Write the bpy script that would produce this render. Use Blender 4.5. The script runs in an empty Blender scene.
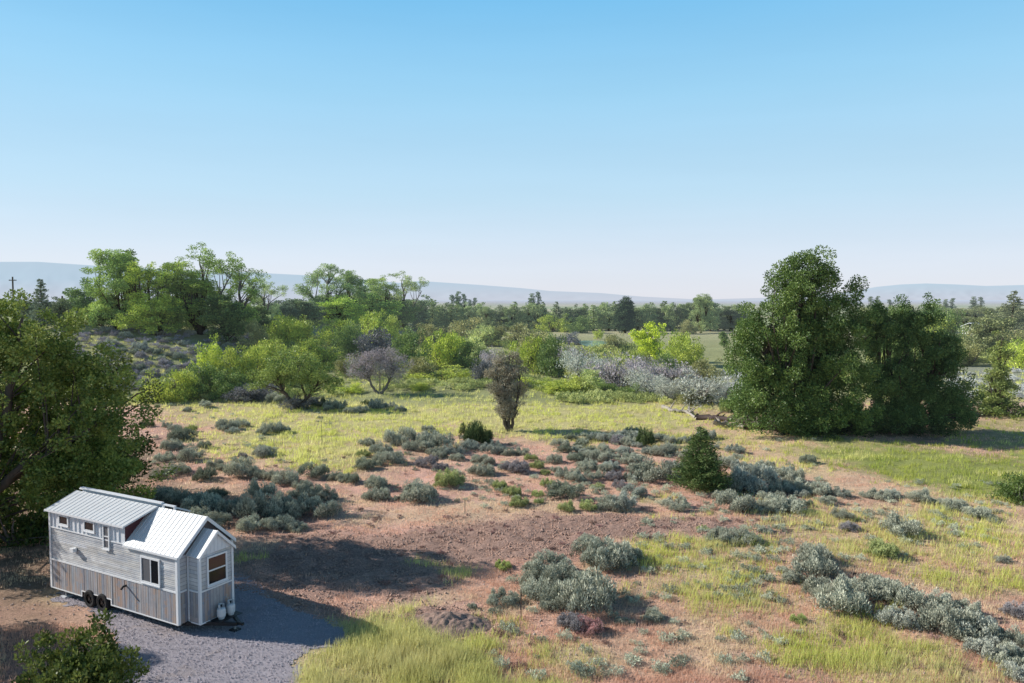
import bpy, math, random
import numpy as np
from math import sin, cos, tan, atan, atan2, radians, pi, sqrt

# ------------------------------------------------------------------ camera numbers
CAM_H, FPX, HZ, CX, CY = 12.614, 774.0, 299.5, 512.0, 341.5
PITCH = atan((CY - HZ) / FPX)
SUN_EL, SUN_AZ = radians(29), (-0.985, 0.174)        # direction TO the sun in plan
rng = np.random.default_rng(7)
random.seed(7)

scn = bpy.context.scene
col = scn.collection

# ------------------------------------------------------------------ noise
def _hash(ix, iy, s):
    h = (ix.astype(np.int64) * 374761393 + iy.astype(np.int64) * 668265263 + s * 1442695041) & 0x7fffffff
    h = ((h ^ (h >> 13)) * 1274126177) & 0x7fffffff
    return ((h ^ (h >> 16)) & 0xffff) / 65535.0
def vnoise(x, y, s=0):
    x = np.asarray(x, float); y = np.asarray(y, float)
    ix = np.floor(x); iy = np.floor(y); fx = x - ix; fy = y - iy
    fx = fx * fx * (3 - 2 * fx); fy = fy * fy * (3 - 2 * fy)
    a = _hash(ix, iy, s); b = _hash(ix + 1, iy, s); c = _hash(ix, iy + 1, s); d = _hash(ix + 1, iy + 1, s)
    return (a + (b - a) * fx) * (1 - fy) + (c + (d - c) * fx) * fy
def fbm(x, y, s=0, o=4):
    t = 0; a = .5; n = 0
    for i in range(o):
        t = t + a * vnoise(x * 2 ** i, y * 2 ** i, s + i * 17); n += a; a *= .55
    return t / n
def sstep(a, b, x):
    t = np.clip((np.asarray(x, float) - a) / (b - a), 0, 1); return t * t * (3 - 2 * t)

# ------------------------------------------------------------------ terrain
def terrain(x, y):
    x = np.asarray(x, float); y = np.asarray(y, float)
    hill = 8.2 * sstep(97, 152, y + 6 * (fbm(x / 25, y / 25, 3) - .5)) * sstep(-30, -68, x + 12 * (fbm(x / 30, y / 30, 5) - .5)) * (1 - .8 * sstep(230, 420, y))
    und = (fbm(x / 14, y / 14, 11, 3) - .5) * .9 * sstep(38, 70, y) + (fbm(x / 2.2, y / 2.2, 12, 3) - .5) * .26
    flat = 1 - np.exp(-(((x + 13.5) / 9) ** 2 + ((y - 28.5) / 6.5) ** 2) ** 2)
    return hill + und * flat * (1 - .7 * sstep(150, 300, y))
def to_px(x, y, z=0.):
    zc = y * cos(PITCH) - (z - CAM_H) * sin(PITCH); yc = (z - CAM_H) * cos(PITCH) + y * sin(PITCH)
    return CX + FPX * x / zc, CY - FPX * yc / zc
def ray(px, py):
    dx = (px - CX) / FPX; dz = -(py - CY) / FPX
    return dx, cos(PITCH) + dz * sin(PITCH), dz * cos(PITCH) - sin(PITCH)
def at(px, py):
    """point of the terrain that the photograph shows at a pixel"""
    d = ray(px, py); a, b = 14., 4000.
    for _ in range(3):
        t = np.geomspace(a, b, 160); z = CAM_H + d[2] * t; hit = np.flatnonzero(z < terrain(d[0] * t, d[1] * t))
        k = max(1, int(hit[0])) if len(hit) else 159; a, b = t[k - 1], t[k]
    return d[0] * b, d[1] * b, float(terrain(d[0] * b, d[1] * b))

# ------------------------------------------------------------------ materials
def mat(name):
    m = bpy.data.materials.new(name); m.use_nodes = True
    nt = m.node_tree; nt.nodes.clear()
    out = nt.nodes.new('ShaderNodeOutputMaterial')
    return m, nt, out
def nd(nt, typ, **kw):
    n = nt.nodes.new(typ)
    for k, v in kw.items():
        if k.startswith('i_'):
            n.inputs[k[2:].replace('_', ' ')].default_value = v
        else: setattr(n, k, v)
    return n
def mixc(nt, a, b, fac, mode='MIX'):
    n = nt.nodes.new('ShaderNodeMix'); n.data_type = 'RGBA'; n.blend_type = mode
    for idx, v in ((0, fac), (6, a), (7, b)):
        if isinstance(v, bpy.types.NodeSocket): nt.links.new(v, n.inputs[idx])
        elif idx == 0: n.inputs[0].default_value = v
        else: n.inputs[idx].default_value = (*v, 1) if len(v) == 3 else v
    return n.outputs[2]
def mth(nt, op, a, b=0., c=0.):
    n = nt.nodes.new('ShaderNodeMath'); n.operation = op
    for i, v in enumerate((a, b, c)):
        if isinstance(v, bpy.types.NodeSocket): nt.links.new(v, n.inputs[i])
        else: n.inputs[i].default_value = v
    return n.outputs[0]
def noise(nt, vec, scale, detail=3, rough=.6):
    n = nd(nt, 'ShaderNodeTexNoise'); n.inputs['Scale'].default_value = scale
    n.inputs['Detail'].default_value = detail; n.inputs['Roughness'].default_value = rough
    if vec is not None: nt.links.new(vec, n.inputs['Vector'])
    return n.outputs['Fac']

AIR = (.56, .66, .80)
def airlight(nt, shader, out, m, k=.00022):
    """distance haze put into the surface as a glow, stronger farther from the meadow"""
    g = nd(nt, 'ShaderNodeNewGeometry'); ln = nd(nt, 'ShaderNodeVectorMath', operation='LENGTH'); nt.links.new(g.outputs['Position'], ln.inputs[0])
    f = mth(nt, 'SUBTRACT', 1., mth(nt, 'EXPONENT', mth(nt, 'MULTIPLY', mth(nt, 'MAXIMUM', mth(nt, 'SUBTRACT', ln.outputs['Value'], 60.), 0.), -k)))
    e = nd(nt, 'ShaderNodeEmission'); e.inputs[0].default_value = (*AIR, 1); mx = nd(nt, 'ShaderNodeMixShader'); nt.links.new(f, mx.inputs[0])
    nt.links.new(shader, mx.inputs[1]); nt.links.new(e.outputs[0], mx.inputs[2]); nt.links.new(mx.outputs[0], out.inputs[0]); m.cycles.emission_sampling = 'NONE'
def leaf_material(name, trans=.3, rough=.6, gloss=.0, gain=2.1):
    m, nt, out = mat(name)
    oi = nd(nt, 'ShaderNodeObjectInfo'); at_ = nd(nt, 'ShaderNodeAttribute', attribute_name='tone')
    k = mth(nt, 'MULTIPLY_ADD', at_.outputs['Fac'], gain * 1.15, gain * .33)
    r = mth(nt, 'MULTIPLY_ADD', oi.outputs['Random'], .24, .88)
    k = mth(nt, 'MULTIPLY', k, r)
    c = mixc(nt, (0, 0, 0), oi.outputs['Color'], 1.)
    vm = nd(nt, 'ShaderNodeVectorMath', operation='SCALE')
    nt.links.new(c, vm.inputs[0]); nt.links.new(k, vm.inputs['Scale'])
    hs = nd(nt, 'ShaderNodeHueSaturation'); nt.links.new(vm.outputs[0], hs.inputs['Color'])
    nt.links.new(mth(nt, 'MULTIPLY_ADD', at_.outputs['Fac'], -.05, .522), hs.inputs['Hue'])
    d = nd(nt, 'ShaderNodeBsdfDiffuse'); t = nd(nt, 'ShaderNodeBsdfTranslucent')
    nt.links.new(hs.outputs[0], d.inputs['Color']); nt.links.new(hs.outputs[0], t.inputs['Color'])
    mx = nd(nt, 'ShaderNodeMixShader'); mx.inputs[0].default_value = trans
    nt.links.new(d.outputs[0], mx.inputs[1]); nt.links.new(t.outputs[0], mx.inputs[2])
    last = mx.outputs[0]
    if gloss:
        g = nd(nt, 'ShaderNodeBsdfGlossy'); g.inputs['Roughness'].default_value = .45
        g.inputs['Color'].default_value = (1, 1, 1, 1)
        m2 = nd(nt, 'ShaderNodeMixShader'); m2.inputs[0].default_value = gloss
        nt.links.new(last, m2.inputs[1]); nt.links.new(g.outputs[0], m2.inputs[2]); last = m2.outputs[0]
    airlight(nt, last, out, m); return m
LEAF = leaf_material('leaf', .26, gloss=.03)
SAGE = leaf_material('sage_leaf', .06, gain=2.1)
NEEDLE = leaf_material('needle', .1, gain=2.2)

def simple(name, c, rough=.8, spec=.3, nscale=None, amp=.3, metal=0, bump=0, stretch=None, coat=0):
    m, nt, out = mat(name)
    p = nd(nt, 'ShaderNodeBsdfPrincipled'); p.inputs['Roughness'].default_value = rough
    p.inputs['Specular IOR Level'].default_value = spec; p.inputs['Metallic'].default_value = metal
    if nscale:
        tc = nd(nt, 'ShaderNodeTexCoord'); v = tc.outputs['Object']
        if stretch:
            mp = nd(nt, 'ShaderNodeMapping'); mp.inputs['Scale'].default_value = stretch
            nt.links.new(v, mp.inputs[0]); v = mp.outputs[0]
        f = noise(nt, v, nscale, 4, .65)
        cc = mixc(nt, tuple(x * (1 - amp) for x in c), tuple(min(1, x * (1 + amp)) for x in c), f)
        if 'roof' in name:
            m2_ = nd(nt, 'ShaderNodeMapping'); m2_.inputs['Scale'].default_value = (9, .8, .8); nt.links.new(tc.outputs['Object'], m2_.inputs[0]); f2_ = noise(nt, m2_.outputs[0], 1., 5, .7); cc = mixc(nt, cc, mixc(nt, (.72, .71, .68), (1.12, 1.12, 1.12), f2_), .75, 'MULTIPLY')
        nt.links.new(cc, p.inputs['Base Color'])
        if bump:
            b = nd(nt, 'ShaderNodeBump'); b.inputs['Strength'].default_value = bump; b.inputs['Distance'].default_value = .02
            nt.links.new(f, b.inputs['Height']); nt.links.new(b.outputs[0], p.inputs['Normal'])
    else: p.inputs['Base Color'].default_value = (*c, 1)
    nt.links.new(p.outputs[0], out.inputs[0]); return m
BARK = simple('bark', (.13, .105, .085), .95, .1, 6, .45, bump=.6, stretch=(1, 1, .25))
BARK_GREY = simple('grey_bark', (.24, .21, .19), .95, .1, 6, .4, bump=.6, stretch=(1, 1, .25))
DEADWOOD = simple('dead_wood', (.42, .37, .32), .9, .1, 3, .5, bump=.5)
DARKWOOD = simple('dark_dead_wood', (.10, .075, .07), .9, .1, 3, .5, bump=.5)

# ------------------------------------------------------------------ mesh helpers
def np_mesh(name, verts, faces, material=None, smooth=False, attrs=None, color=None):
    """faces: (N,k) int array"""
    me = bpy.data.meshes.new(name)
    verts = np.asarray(verts, np.float32); faces = np.asarray(faces, np.int32)
    n, k = faces.shape
    me.vertices.add(len(verts)); me.vertices.foreach_set('co', verts.ravel())
    me.loops.add(n * k); me.loops.foreach_set('vertex_index', faces.ravel())
    me.polygons.add(n)
    me.polygons.foreach_set('loop_start', np.arange(0, n * k, k, dtype=np.int32))
    me.polygons.foreach_set('loop_total', np.full(n, k, np.int32))
    if smooth: me.polygons.foreach_set('use_smooth', np.ones(n, bool))
    me.update(calc_edges=True)
    for nm, v in (attrs or {}).items():
        a = me.attributes.new(nm, 'FLOAT', 'POINT'); a.data.foreach_set('value', np.asarray(v, np.float32))
    for nm, v in (color or {}).items():
        a = me.attributes.new(nm, 'FLOAT_COLOR', 'POINT')
        a.data.foreach_set('color', np.concatenate([v, np.ones((len(v), 1))], 1).astype(np.float32).ravel())
    if material: me.materials.append(material)
    return me
def link(name, data, parent=None, loc=None, color=None):
    o = bpy.data.objects.new(name, data); col.objects.link(o)
    if parent: o.parent = parent
    if loc is not None: o.location = loc
    if color is not None: o.color = (*color, 1)
    return o
def tag(o, label=None, cat=None, group=None, kind=None):
    if label: o['label'] = label
    if cat: o['category'] = cat
    if group: o['group'] = group
    if kind: o['kind'] = kind
    return o

class MB:
    """collects boxes, bars, tubes and prisms and links them as one mesh"""
    def __init__(s): s.v = []; s.f = []
    def add(s, vs, fs):
        b = len(s.v); s.v += [tuple(v) for v in vs]; s.f += [tuple(i + b for i in f) for f in fs]; return s
    def box(s, x0, x1, y0, y1, z0, z1):
        v = [(x, y, z) for z in (z0, z1) for y in (y0, y1) for x in (x0, x1)]
        return s.add(v, [(0, 2, 3, 1), (4, 5, 7, 6), (0, 1, 5, 4), (2, 6, 7, 3), (0, 4, 6, 2), (1, 3, 7, 5)])
    def hexa(s, bottom, top):
        n = len(bottom)
        return s.add(list(bottom) + list(top), [tuple(reversed(range(n))), tuple(range(n, 2 * n))] +
                     [(i, (i + 1) % n, n + (i + 1) % n, n + i) for i in range(n)])
    def slab(s, pts, th):
        """planar polygon given a thickness along its normal"""
        p = np.array(pts, float); nrm = np.cross(p[1] - p[0], p[2] - p[0]); nrm /= np.linalg.norm(nrm)
        return s.hexa(p - nrm * th, p)
    def tube(s, pts, rad, sides=6, cap=True):
        v, f = tube_np(pts, rad, sides); b = len(s.v)
        s.v += [tuple(x) for x in v]; s.f += [tuple(int(i) + b for i in q) for q in f]
        if cap:
            s.f.append(tuple(b + i for i in reversed(range(sides)))); s.f.append(tuple(b + len(v) - sides + i for i in range(sides)))
        return s
    def lathe(s, prof, cx=0, cy=0, sides=20):
        b = len(s.v)
        for r, z in prof:
            for k in range(sides):
                a = 2 * pi * k / sides; s.v.append((cx + r * cos(a), cy + r * sin(a), z))
        for i in range(len(prof) - 1):
            for k in range(sides):
                s.f.append((b + i * sides + k, b + i * sides + (k + 1) % sides, b + (i + 1) * sides + (k + 1) % sides, b + (i + 1) * sides + k))
        s.f.append(tuple(b + k for k in reversed(range(sides)))); n = (len(prof) - 1) * sides
        s.f.append(tuple(b + n + k for k in range(sides))); return s
    def mesh(s, name, m, bevel=0, smooth=False):
        me = bpy.data.meshes.new(name); me.from_pydata(s.v, [], s.f); me.update()
        if smooth:
            for p in me.polygons: p.use_smooth = True
        me.materials.append(m); return me
    def build(s, name, m, parent=None, bevel=0, smooth=False):
        o = link(name, s.mesh(name, m, smooth=smooth), parent)
        if bevel:
            b = o.modifiers.new('bevel', 'BEVEL'); b.width = bevel; b.segments = 2; b.limit_method = 'ANGLE'
        return o
def tube_np(pts, rad, sides=6):
    P = np.array(pts, float); n = len(P); R = np.broadcast_to(np.asarray(rad, float), (n,)) if np.ndim(rad) == 0 else np.array(rad, float)
    T = np.gradient(P, axis=0); T /= np.linalg.norm(T, axis=1)[:, None] + 1e-9
    ref = np.array([1., 0, 0]) if abs(T[0][2]) > .8 else np.array([0, 0, 1.])
    A = np.cross(T, ref); A /= np.linalg.norm(A, axis=1)[:, None] + 1e-9; B = np.cross(T, A)
    ang = np.arange(sides) * 2 * pi / sides
    V = P[:, None] + R[:, None, None] * (A[:, None] * np.cos(ang)[None, :, None] + B[:, None] * np.sin(ang)[None, :, None])
    i = np.arange(n - 1)[:, None] * sides; k = np.arange(sides)[None]; k2 = (k + 1) % sides
    F = np.stack([i + k, i + k2, i + sides + k2, i + sides + k], -1).reshape(-1, 4)
    return V.reshape(-1, 3), F
def tubes_mesh(name, tubes, m):
    V = []; F = []; b = 0
    for pts, rad, sides in tubes:
        v, f = tube_np(pts, rad, sides); V.append(v); F.append(f + b); b += len(v)
    return np_mesh(name, np.concatenate(V), np.concatenate(F), m, smooth=True)
def unit(v): return v / (np.linalg.norm(v, axis=-1, keepdims=True) + 1e-9)
def leaf_quads(P, D, L, W, tone, r):
    """one rhombic leaf per point"""
    n = len(P); D = unit(D); S = unit(np.cross(D, unit(r.normal(size=(n, 3))))); L = np.broadcast_to(L, n)[:, None]; W = np.broadcast_to(W, n)[:, None]
    V = np.stack([P, P + D * L * .45 + S * W * .5, P + D * L, P + D * L * .45 - S * W * .5], 1).reshape(-1, 3)
    F = np.arange(4 * n).reshape(-1, 4)
    return V, F, np.repeat(tone, 4)

# ------------------------------------------------------------------ tree kinds
class Kind: pass
KINDS = {}
def tree_kind(name, seed, trunks, lobes, n_cl, cl_r, n_leaf, ll, lw, leafm=LEAF, bark=BARK, shell=.55, n_br=None,
              flat=.7, up=.15, br_r=.06, start=(.25, .75), tone_c=.5):
    r = np.random.default_rng(seed)
    lobes = np.array(lobes, float); vol = (lobes[:, 3] * lobes[:, 4] * lobes[:, 5]) ** .75
    li = r.choice(len(lobes), n_cl, p=vol / vol.sum())
    d = unit(r.normal(size=(n_cl, 3))); rad = shell + (1 - shell) * r.random(n_cl) ** .6; inner = r.random(n_cl) < .25
    rad[inner] *= r.random(inner.sum())
    C = lobes[li, :3] + d * lobes[li, 3:6] * rad[:, None]; C += r.normal(size=C.shape) * cl_r * .35
    C[:, 2] = np.maximum(C[:, 2], cl_r * .35)
    sz = cl_r * (.55 + .9 * r.random(n_cl) ** 1.5)
    ct = r.random(n_cl)
    cnt = np.maximum(3, (n_leaf * (sz / cl_r) ** 2).astype(int)); idx = np.repeat(np.arange(n_cl), cnt); N = len(idx)
    off = unit(r.normal(size=(N, 3))) * (r.random(N) ** .45)[:, None] * sz[idx][:, None]; off[:, 2] *= flat
    P = C[idx] + off; D = unit(off) + r.normal(size=(N, 3)) * .6; D[:, 2] += up
    s = .65 + .7 * r.random(N)
    tone = np.clip(tone_c * ct[idx] + (1 - tone_c) * r.random(N) , 0, 1)
    V, F, t = leaf_quads(P, D, ll * s, lw * s, tone, r)
    k = Kind(); k.crown = np_mesh(name + '_crown', V, F, leafm, attrs={'tone': t})
    tb = []
    paths = []
    for tr in trunks:
        a = np.array(tr, float); tt = np.linspace(0, len(a) - 1, (len(a) - 1) * 5 + 1)
        p = np.stack([np.interp(tt, np.arange(len(a)), a[:, j]) for j in range(4)], 1)
        p[1:, :2] += r.normal(size=(len(p) - 1, 2)) * a[0, 3] * .25
        paths.append(p); rr = p[:, 3].copy(); rr[0] *= 1.35; tb.append((p[:, :3], rr, 8))
    allp = np.concatenate(paths)
    nb = n_cl if n_br is None else min(n_br, n_cl)
    for i in r.choice(n_cl, nb, replace=False):
        c = C[i]; cand = np.where(allp[:, 2] < max(c[2] * (start[0] + (start[1] - start[0]) * r.random()), allp[0, 2] + .1))[0]
        if len(cand) == 0: cand = np.array([0])
        j = cand[np.argmin(np.linalg.norm(allp[cand, :2] - c[:2], axis=1) + (c[2] - allp[cand, 2]) * .45)]
        a = allp[j, :3]; mid = a * .5 + c * .5; mid[2] += .12 * np.linalg.norm(c - a); mid += r.normal(size=3) * .06 * np.linalg.norm(c - a)
        u = np.linspace(0, 1, 6)[:, None]; pts = a * (1 - u) ** 2 + 2 * mid * u * (1 - u) + c * u ** 2
        r0 = min(allp[j, 3] * .6, br_r * (1 + .2 * np.linalg.norm(c - a))); tb.append((pts, np.linspace(r0, r0 * .2, 6), 5))
    k.trunk = tubes_mesh(name + '_trunk', tb, bark)
    k.h = float(V[:, 2].max()); k.w = float(np.percentile(V[:, 0], 99) - np.percentile(V[:, 0], 1)); KINDS[name] = k
    return k

for i in range(3):     # airy cottonwoods
    r = np.random.default_rng(100 + i); lb = [(0, 0, 12.5, 1.8, 1.8, 3)]
    for _ in range(15):
        a = r.random() * 6.28; z_ = 2.5 + 11 * r.random(); q = (1.2 + 2.8 * r.random()) * (1.1 - z_ / 22); lb.append((q * cos(a), q * sin(a), z_, 1.25, 1.25, 2.3))
    tr = [[(0, 0, 0, .32), (.3, .1, 3, .26), (.2, -.2, 8, .18), (.5, 0, 13, .05)], [(.2, .2, 0, .24), (-1, .3, 4, .18), (-2.2, .2, 10, .06)], [(-.1, -.1, .5, .2), (1.2, -.4, 4, .15), (2.6, -.2, 10.5, .05)]]
    tree_kind('cottonwood%d' % i, 10 + i, tr, lb + [(0, 0, 4, 2.6, 2.6, 3.2)], 250, .62, 120, .2, .15, n_br=50, shell=.45, flat=1.1, br_r=.04, up=.5)
for i in range(2):     # sparse, many bare limbs
    r = np.random.default_rng(200 + i); lb = []
    for _ in range(15):
        a = r.random() * 6.28; q = 1.2 + 3.2 * r.random(); lb.append((q * cos(a), q * sin(a), 3.5 + 10.5 * r.random(), 1.1, 1.1, 1.5))
    lb.append((.4, 0, 14, 1.6, 1.6, 1.4))
    tr = [[(0, 0, 0, .36), (.3, 0, 4, .28), (.2, .2, 9, .18), (.6, 0, 14, .05)], [(.1, 0, 3, .22), (-1.6, 0, 6, .16), (-3.4, .2, 10.5, .05)], [(.2, 0, 4, .2), (1.8, -.4, 7, .14), (3.6, -.2, 11.5, .05)]]
    tree_kind('open_tree%d' % i, 30 + i, tr, lb + [(0, 0, 4, 2.6, 2.6, 3.4)], 180, .62, 105, .2, .15, n_br=60, shell=.5, flat=1.05, br_r=.05, start=(.5, .9), bark=BARK_GREY, up=.5)
for i in range(4):     # rounded valley trees
    r = np.random.default_rng(300 + i); lb = [(0, 0, 5.2, 2.2, 2.2, 2.6), (0, 0, 2.2, 2.3, 2.3, 2.1)]
    for _ in range(7):
        a = r.random() * 6.28; q = 1.1 + 1.2 * r.random(); lb.append((q * cos(a), q * sin(a), 1.2 + 5.2 * r.random(), 1.4, 1.4, 1.5))
    tree_kind('round_tree%d' % i, 50 + i, [[(0, 0, 0, .2), (.1, 0, 3, .14), (0, 0, 6, .04)]], lb, 130, .62, 70, .25, .2, n_br=25, shell=.55)
for i in range(2):
    tree_kind('poplar%d' % i, 60 + i, [[(0, 0, 0, .25), (0, 0, 8, .15), (0, 0, 14, .03)]], [(0, 0, 4.5, 1.3, 1.3, 3.8), (.1, 0, 8, 1.2, 1.2, 3.8), (0, .1, 12, .7, .7, 2.9), (0, 0, 14.5, .3, .3, 1.2)], 110, .6, 55, .28, .2, n_br=15, up=1.2, shell=.6)
def conifer_kind(name, seed, h, rb, n_tier, leafm=NEEDLE, leaf=(.3, .1), dens=1., low=.06, power=.8):
    r = np.random.default_rng(seed); P = []; D = []; T = []; tb = [([(0, 0, 0), (0, 0, h * .5), (0, 0, h)], [h * .016, h * .01, .01], 7)]
    for i in range(n_tier):
        z = h * (low + (1 - low) * (i + r.random() * .5) / n_tier); rr = rb * (1 - z / h) ** power + .06; nb = max(4, int(9 * dens * (rr / rb) + 3))
        for k in range(nb):
            a = r.random() * 6.28; L = rr * (.65 + .5 * r.random()); tip = np.array([cos(a) * L, sin(a) * L, z + L * (.22 + .2 * r.random())])
            base = np.array([0, 0, z]); n = int(34 * dens * (L / rb + .25)); u = r.random(n) ** .6
            c = base + (tip - base) * u[:, None]; spread = (.09 + .13 * L / rb) * (1.15 - u * .5)
            P.append(c + r.normal(size=(n, 3)) * spread[:, None] * np.array([1, 1, .6])); D.append(unit(tip - base)[None] + r.normal(size=(n, 3)) * .55 + np.array([0, 0, .3])); T.append(np.full(n, r.random()))
            if k % 2 == 0: tb.append(([base, (base + tip) / 2, tip], [.03, .02, .006], 4))
    P = np.concatenate(P); D = np.concatenate(D); T = np.concatenate(T); n = len(P); s = .7 + .6 * r.random(n)
    V, F, t = leaf_quads(P, D, leaf[0] * s, leaf[1] * s, np.clip(T * .5 + r.random(n) * .5, 0, 1), r)
    k = Kind(); k.crown = np_mesh(name + '_crown', V, F, leafm, attrs={'tone': t}); k.trunk = tubes_mesh(name + '_trunk', tb, BARK); k.h = float(V[:, 2].max())
    k.w = float(np.percentile(V[:, 0], 99) - np.percentile(V[:, 0], 1)); KINDS[name] = k
conifer_kind('conifer0', 70, 13, 3.4, 30, leaf=(.42, .16)); conifer_kind('conifer1', 71, 12, 2.6, 28, leaf=(.42, .16))
conifer_kind('juniper_cone', 72, 4.6, 1.6, 30, leaf=(.16, .05), dens=1.7, low=.02, power=.85)
tree_kind('pine', 73, [[(0, 0, 0, .3), (0, 0, 7, .2), (0, 0, 12, .05)]], [(0, 0, 6, 2.5, 2.5, 3.2), (.3, 0, 9, 2.2, 2.2, 2.6), (-.1, 0, 11.3, 1.3, 1.3, 1.5), (0, 0, 3, 2.4, 2.4, 2.4)], 240, .8, 90, .42, .16, NEEDLE, n_br=30)
# shrubs without a clear trunk: crown mounds on many stems
def shrub_kind(name, seed, w, h, n_l, n_cl, cl_r, n_leaf, ll, lw, leafm=LEAF, **kw):
    r = np.random.default_rng(seed); lb = []
    for i in range(n_l):
        a = r.random() * 6.28; q = w * .33 * sqrt(r.random()); hh = h * (.55 + .4 * r.random()) * (1 - .35 * q / (w * .33))
        lb.append((q * cos(a), q * sin(a), hh * .5, w * .23, w * .23, hh * .5))
    st = [[(0, 0, 0, .05 * w / 3), (cos(a) * w * .12, sin(a) * w * .12, h * .25, .03 * w / 3), (cos(a) * w * .2, sin(a) * w * .2, h * .5, .012)] for a in r.random(7) * 6.28]
    tree_kind(name, seed, st, lb, n_cl, cl_r, n_leaf, ll, lw, leafm, BARK_GREY, n_br=kw.pop('n_br', 22), br_r=.02, shell=.62, **kw)
for i in range(4): shrub_kind('willow%d' % i, 80 + i, 5.2, 4.2, 9, 85, .55, 85, .17, .1, up=.6)
for i in range(3): shrub_kind('mound%d' % i, 90 + i, 5.5, 2.9, 10, 90, .45, 80, .15, .09, up=.5)
for i in range(2): shrub_kind('twiggy%d' % i, 95 + i, 5., 3.6, 9, 75, .5, 55, .2, .045, leafm=SAGE, up=1.1, n_br=70)
shrub_kind('near_bush', 99, 3.7, 3.0, 11, 210, .26, 120, .095, .06, up=.7)

# particular trees of the photograph
tree_kind('big_left', 501, [[(0, 0, 0, .42), (.3, -.2, 2.2, .36), (1.0, -.4, 5.2, .26), (1.9, -.2, 8.5, .14), (2.2, 0, 11, .05)], [(.25, -.2, 2.2, .28), (2.2, -.5, 4.1, .2), (4.4, -.2, 5.2, .12), (6, 0, 6.4, .04)], [(.6, -.3, 3.2, .24), (-1.2, -.2, 6, .18), (-2.6, 0, 9.4, .06)]],
          [(1.2, 0, 10.3, 3.4, 3, 2.0), (-2.4, 0, 9.4, 3.4, 3, 2.4), (4.3, 0, 8.6, 2.6, 2.6, 2.0), (6.0, 0, 6.0, 2.1, 2.6, 2.4), (2.4, 1, 6.4, 3.6, 3, 2.8), (-3.4, 0, 5.6, 3.4, 3, 2.8), (3.4, 0, 3.4, 3.6, 2.6, 1.9), (-1, 1.5, 3.0, 3.6, 2.4, 2), (5.8, .5, 3.4, 1.9, 2.2, 2), (.5, 1, 5, 4, 2.5, 2.5)],
          640, .46, 190, .13, .095, shell=.35, n_br=90, flat=.75, br_r=.03, start=(.5, .95))
tree_kind('big_left_back', 502, [[(0, 0, 0, .3), (.2, 0, 3, .22), (.6, 0, 8, .06)]],
          [(0, 0, 7.6, 2.8, 2.8, 1.9), (2, 0, 5.6, 2.4, 2.6, 2.2), (-2.4, 0, 5.6, 2.6, 2.6, 2.4), (2.0, 0, 2.7, 2.4, 2.6, 2.0), (-1, 0, 3, 3.4, 2.8, 2.2)],
          190, .62, 120, .16, .115, n_br=60)
tree_kind('big_right', 503, [[(0, 0, 0, .5), (.3, 0, 4, .4), (-.2, 0, 10, .24), (.2, 0, 14.6, .06)], [(.2, .2, 1.5, .3), (2.5, .5, 6, .2), (3.2, 0, 11, .06)], [(-.2, 0, 1.5, .28), (-2.8, .3, 6, .18), (-3.8, 0, 11, .06)], [(.4, .3, 9.5, .12), (.8, 0, 12.5, .09), (1.4, 0, 14.6, .03)]],
          [(.6, 0, 14.9, 2.3, 2.2, 1.7), (-1.6, 0, 12.4, 2.7, 3, 1.9), (2.2, 0, 12.2, 2.6, 3, 2.2), (-2.6, 0, 9.2, 3.2, 3.6, 3), (2.6, 0, 9.0, 3, 3.4, 3), (-3.3, 0, 5.6, 3.2, 3.6, 3), (2.9, 0, 5.2, 3.2, 3.6, 3.4), (0, 1, 6, 4.6, 3.8, 4.8), (0, 0, 10, 3.4, 3, 3.4), (-4.3, 0, 2.8, 2.2, 2.6, 1.9), (1, -1, 2.8, 4, 2.4, 2.4), (-.4, 0, 13.6, 2.4, 2, 1.8), (4.6, 0, 9.6, 1.5, 2, 2), (-4.8, 0, 7.4, 1.7, 2, 2.2), (-1, -1, 1.6, 5, 2, 1.5), (3.6, -1, 1.8, 3, 2, 1.6)],
          900, .6, 200, .155, .11, n_br=90, flat=.95, shell=.35, br_r=.07)
tree_kind('dark_right', 504, [[(0, 0, 0, .45), (.2, 0, 4, .32), (0, 0, 11, .08)], [(.2, 0, 1, .3), (2.6, 0, 5, .2), (4.2, 0, 9, .06)], [(-.2, 0, 1, .3), (-2.6, 0, 6, .2), (-3.4, 0, 11, .06)]],
          [(-3.0, 0, 10.0, 2.2, 2.4, 1.9), (-.4, 0, 10.6, 2.4, 2.4, 2.0), (2.0, 0, 10.3, 1.7, 2.2, 2.2), (4.0, 0, 7.6, 2.1, 2.4, 1.9), (-2.4, 0, 6.2, 3.4, 3.4, 3.2), (1.6, 0, 6.4, 3.4, 3.4, 3.2), (4.6, 0, 3.9, 2.6, 2.8, 2.6), (5.9, 0, 1.9, 1.5, 2, 1.4), (-.5, 0, 3, 4.6, 3.2, 2.8), (-3.2, 0, 11.2, 1.2, 1, 1.3), (-.3, .3, 11.8, 1.2, 1, 1.5), (2.0, 0, 12.0, 1, 1, 1.4), (4.6, 0, 8.7, 1.3, 1.2, 1.2), (-1, -1, 1.5, 5, 2, 1.4), (3.6, -1, 1.5, 3.4, 2, 1.3)],
          800, .58, 200, .155, .11, n_br=80, flat=.95, shell=.35)
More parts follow.
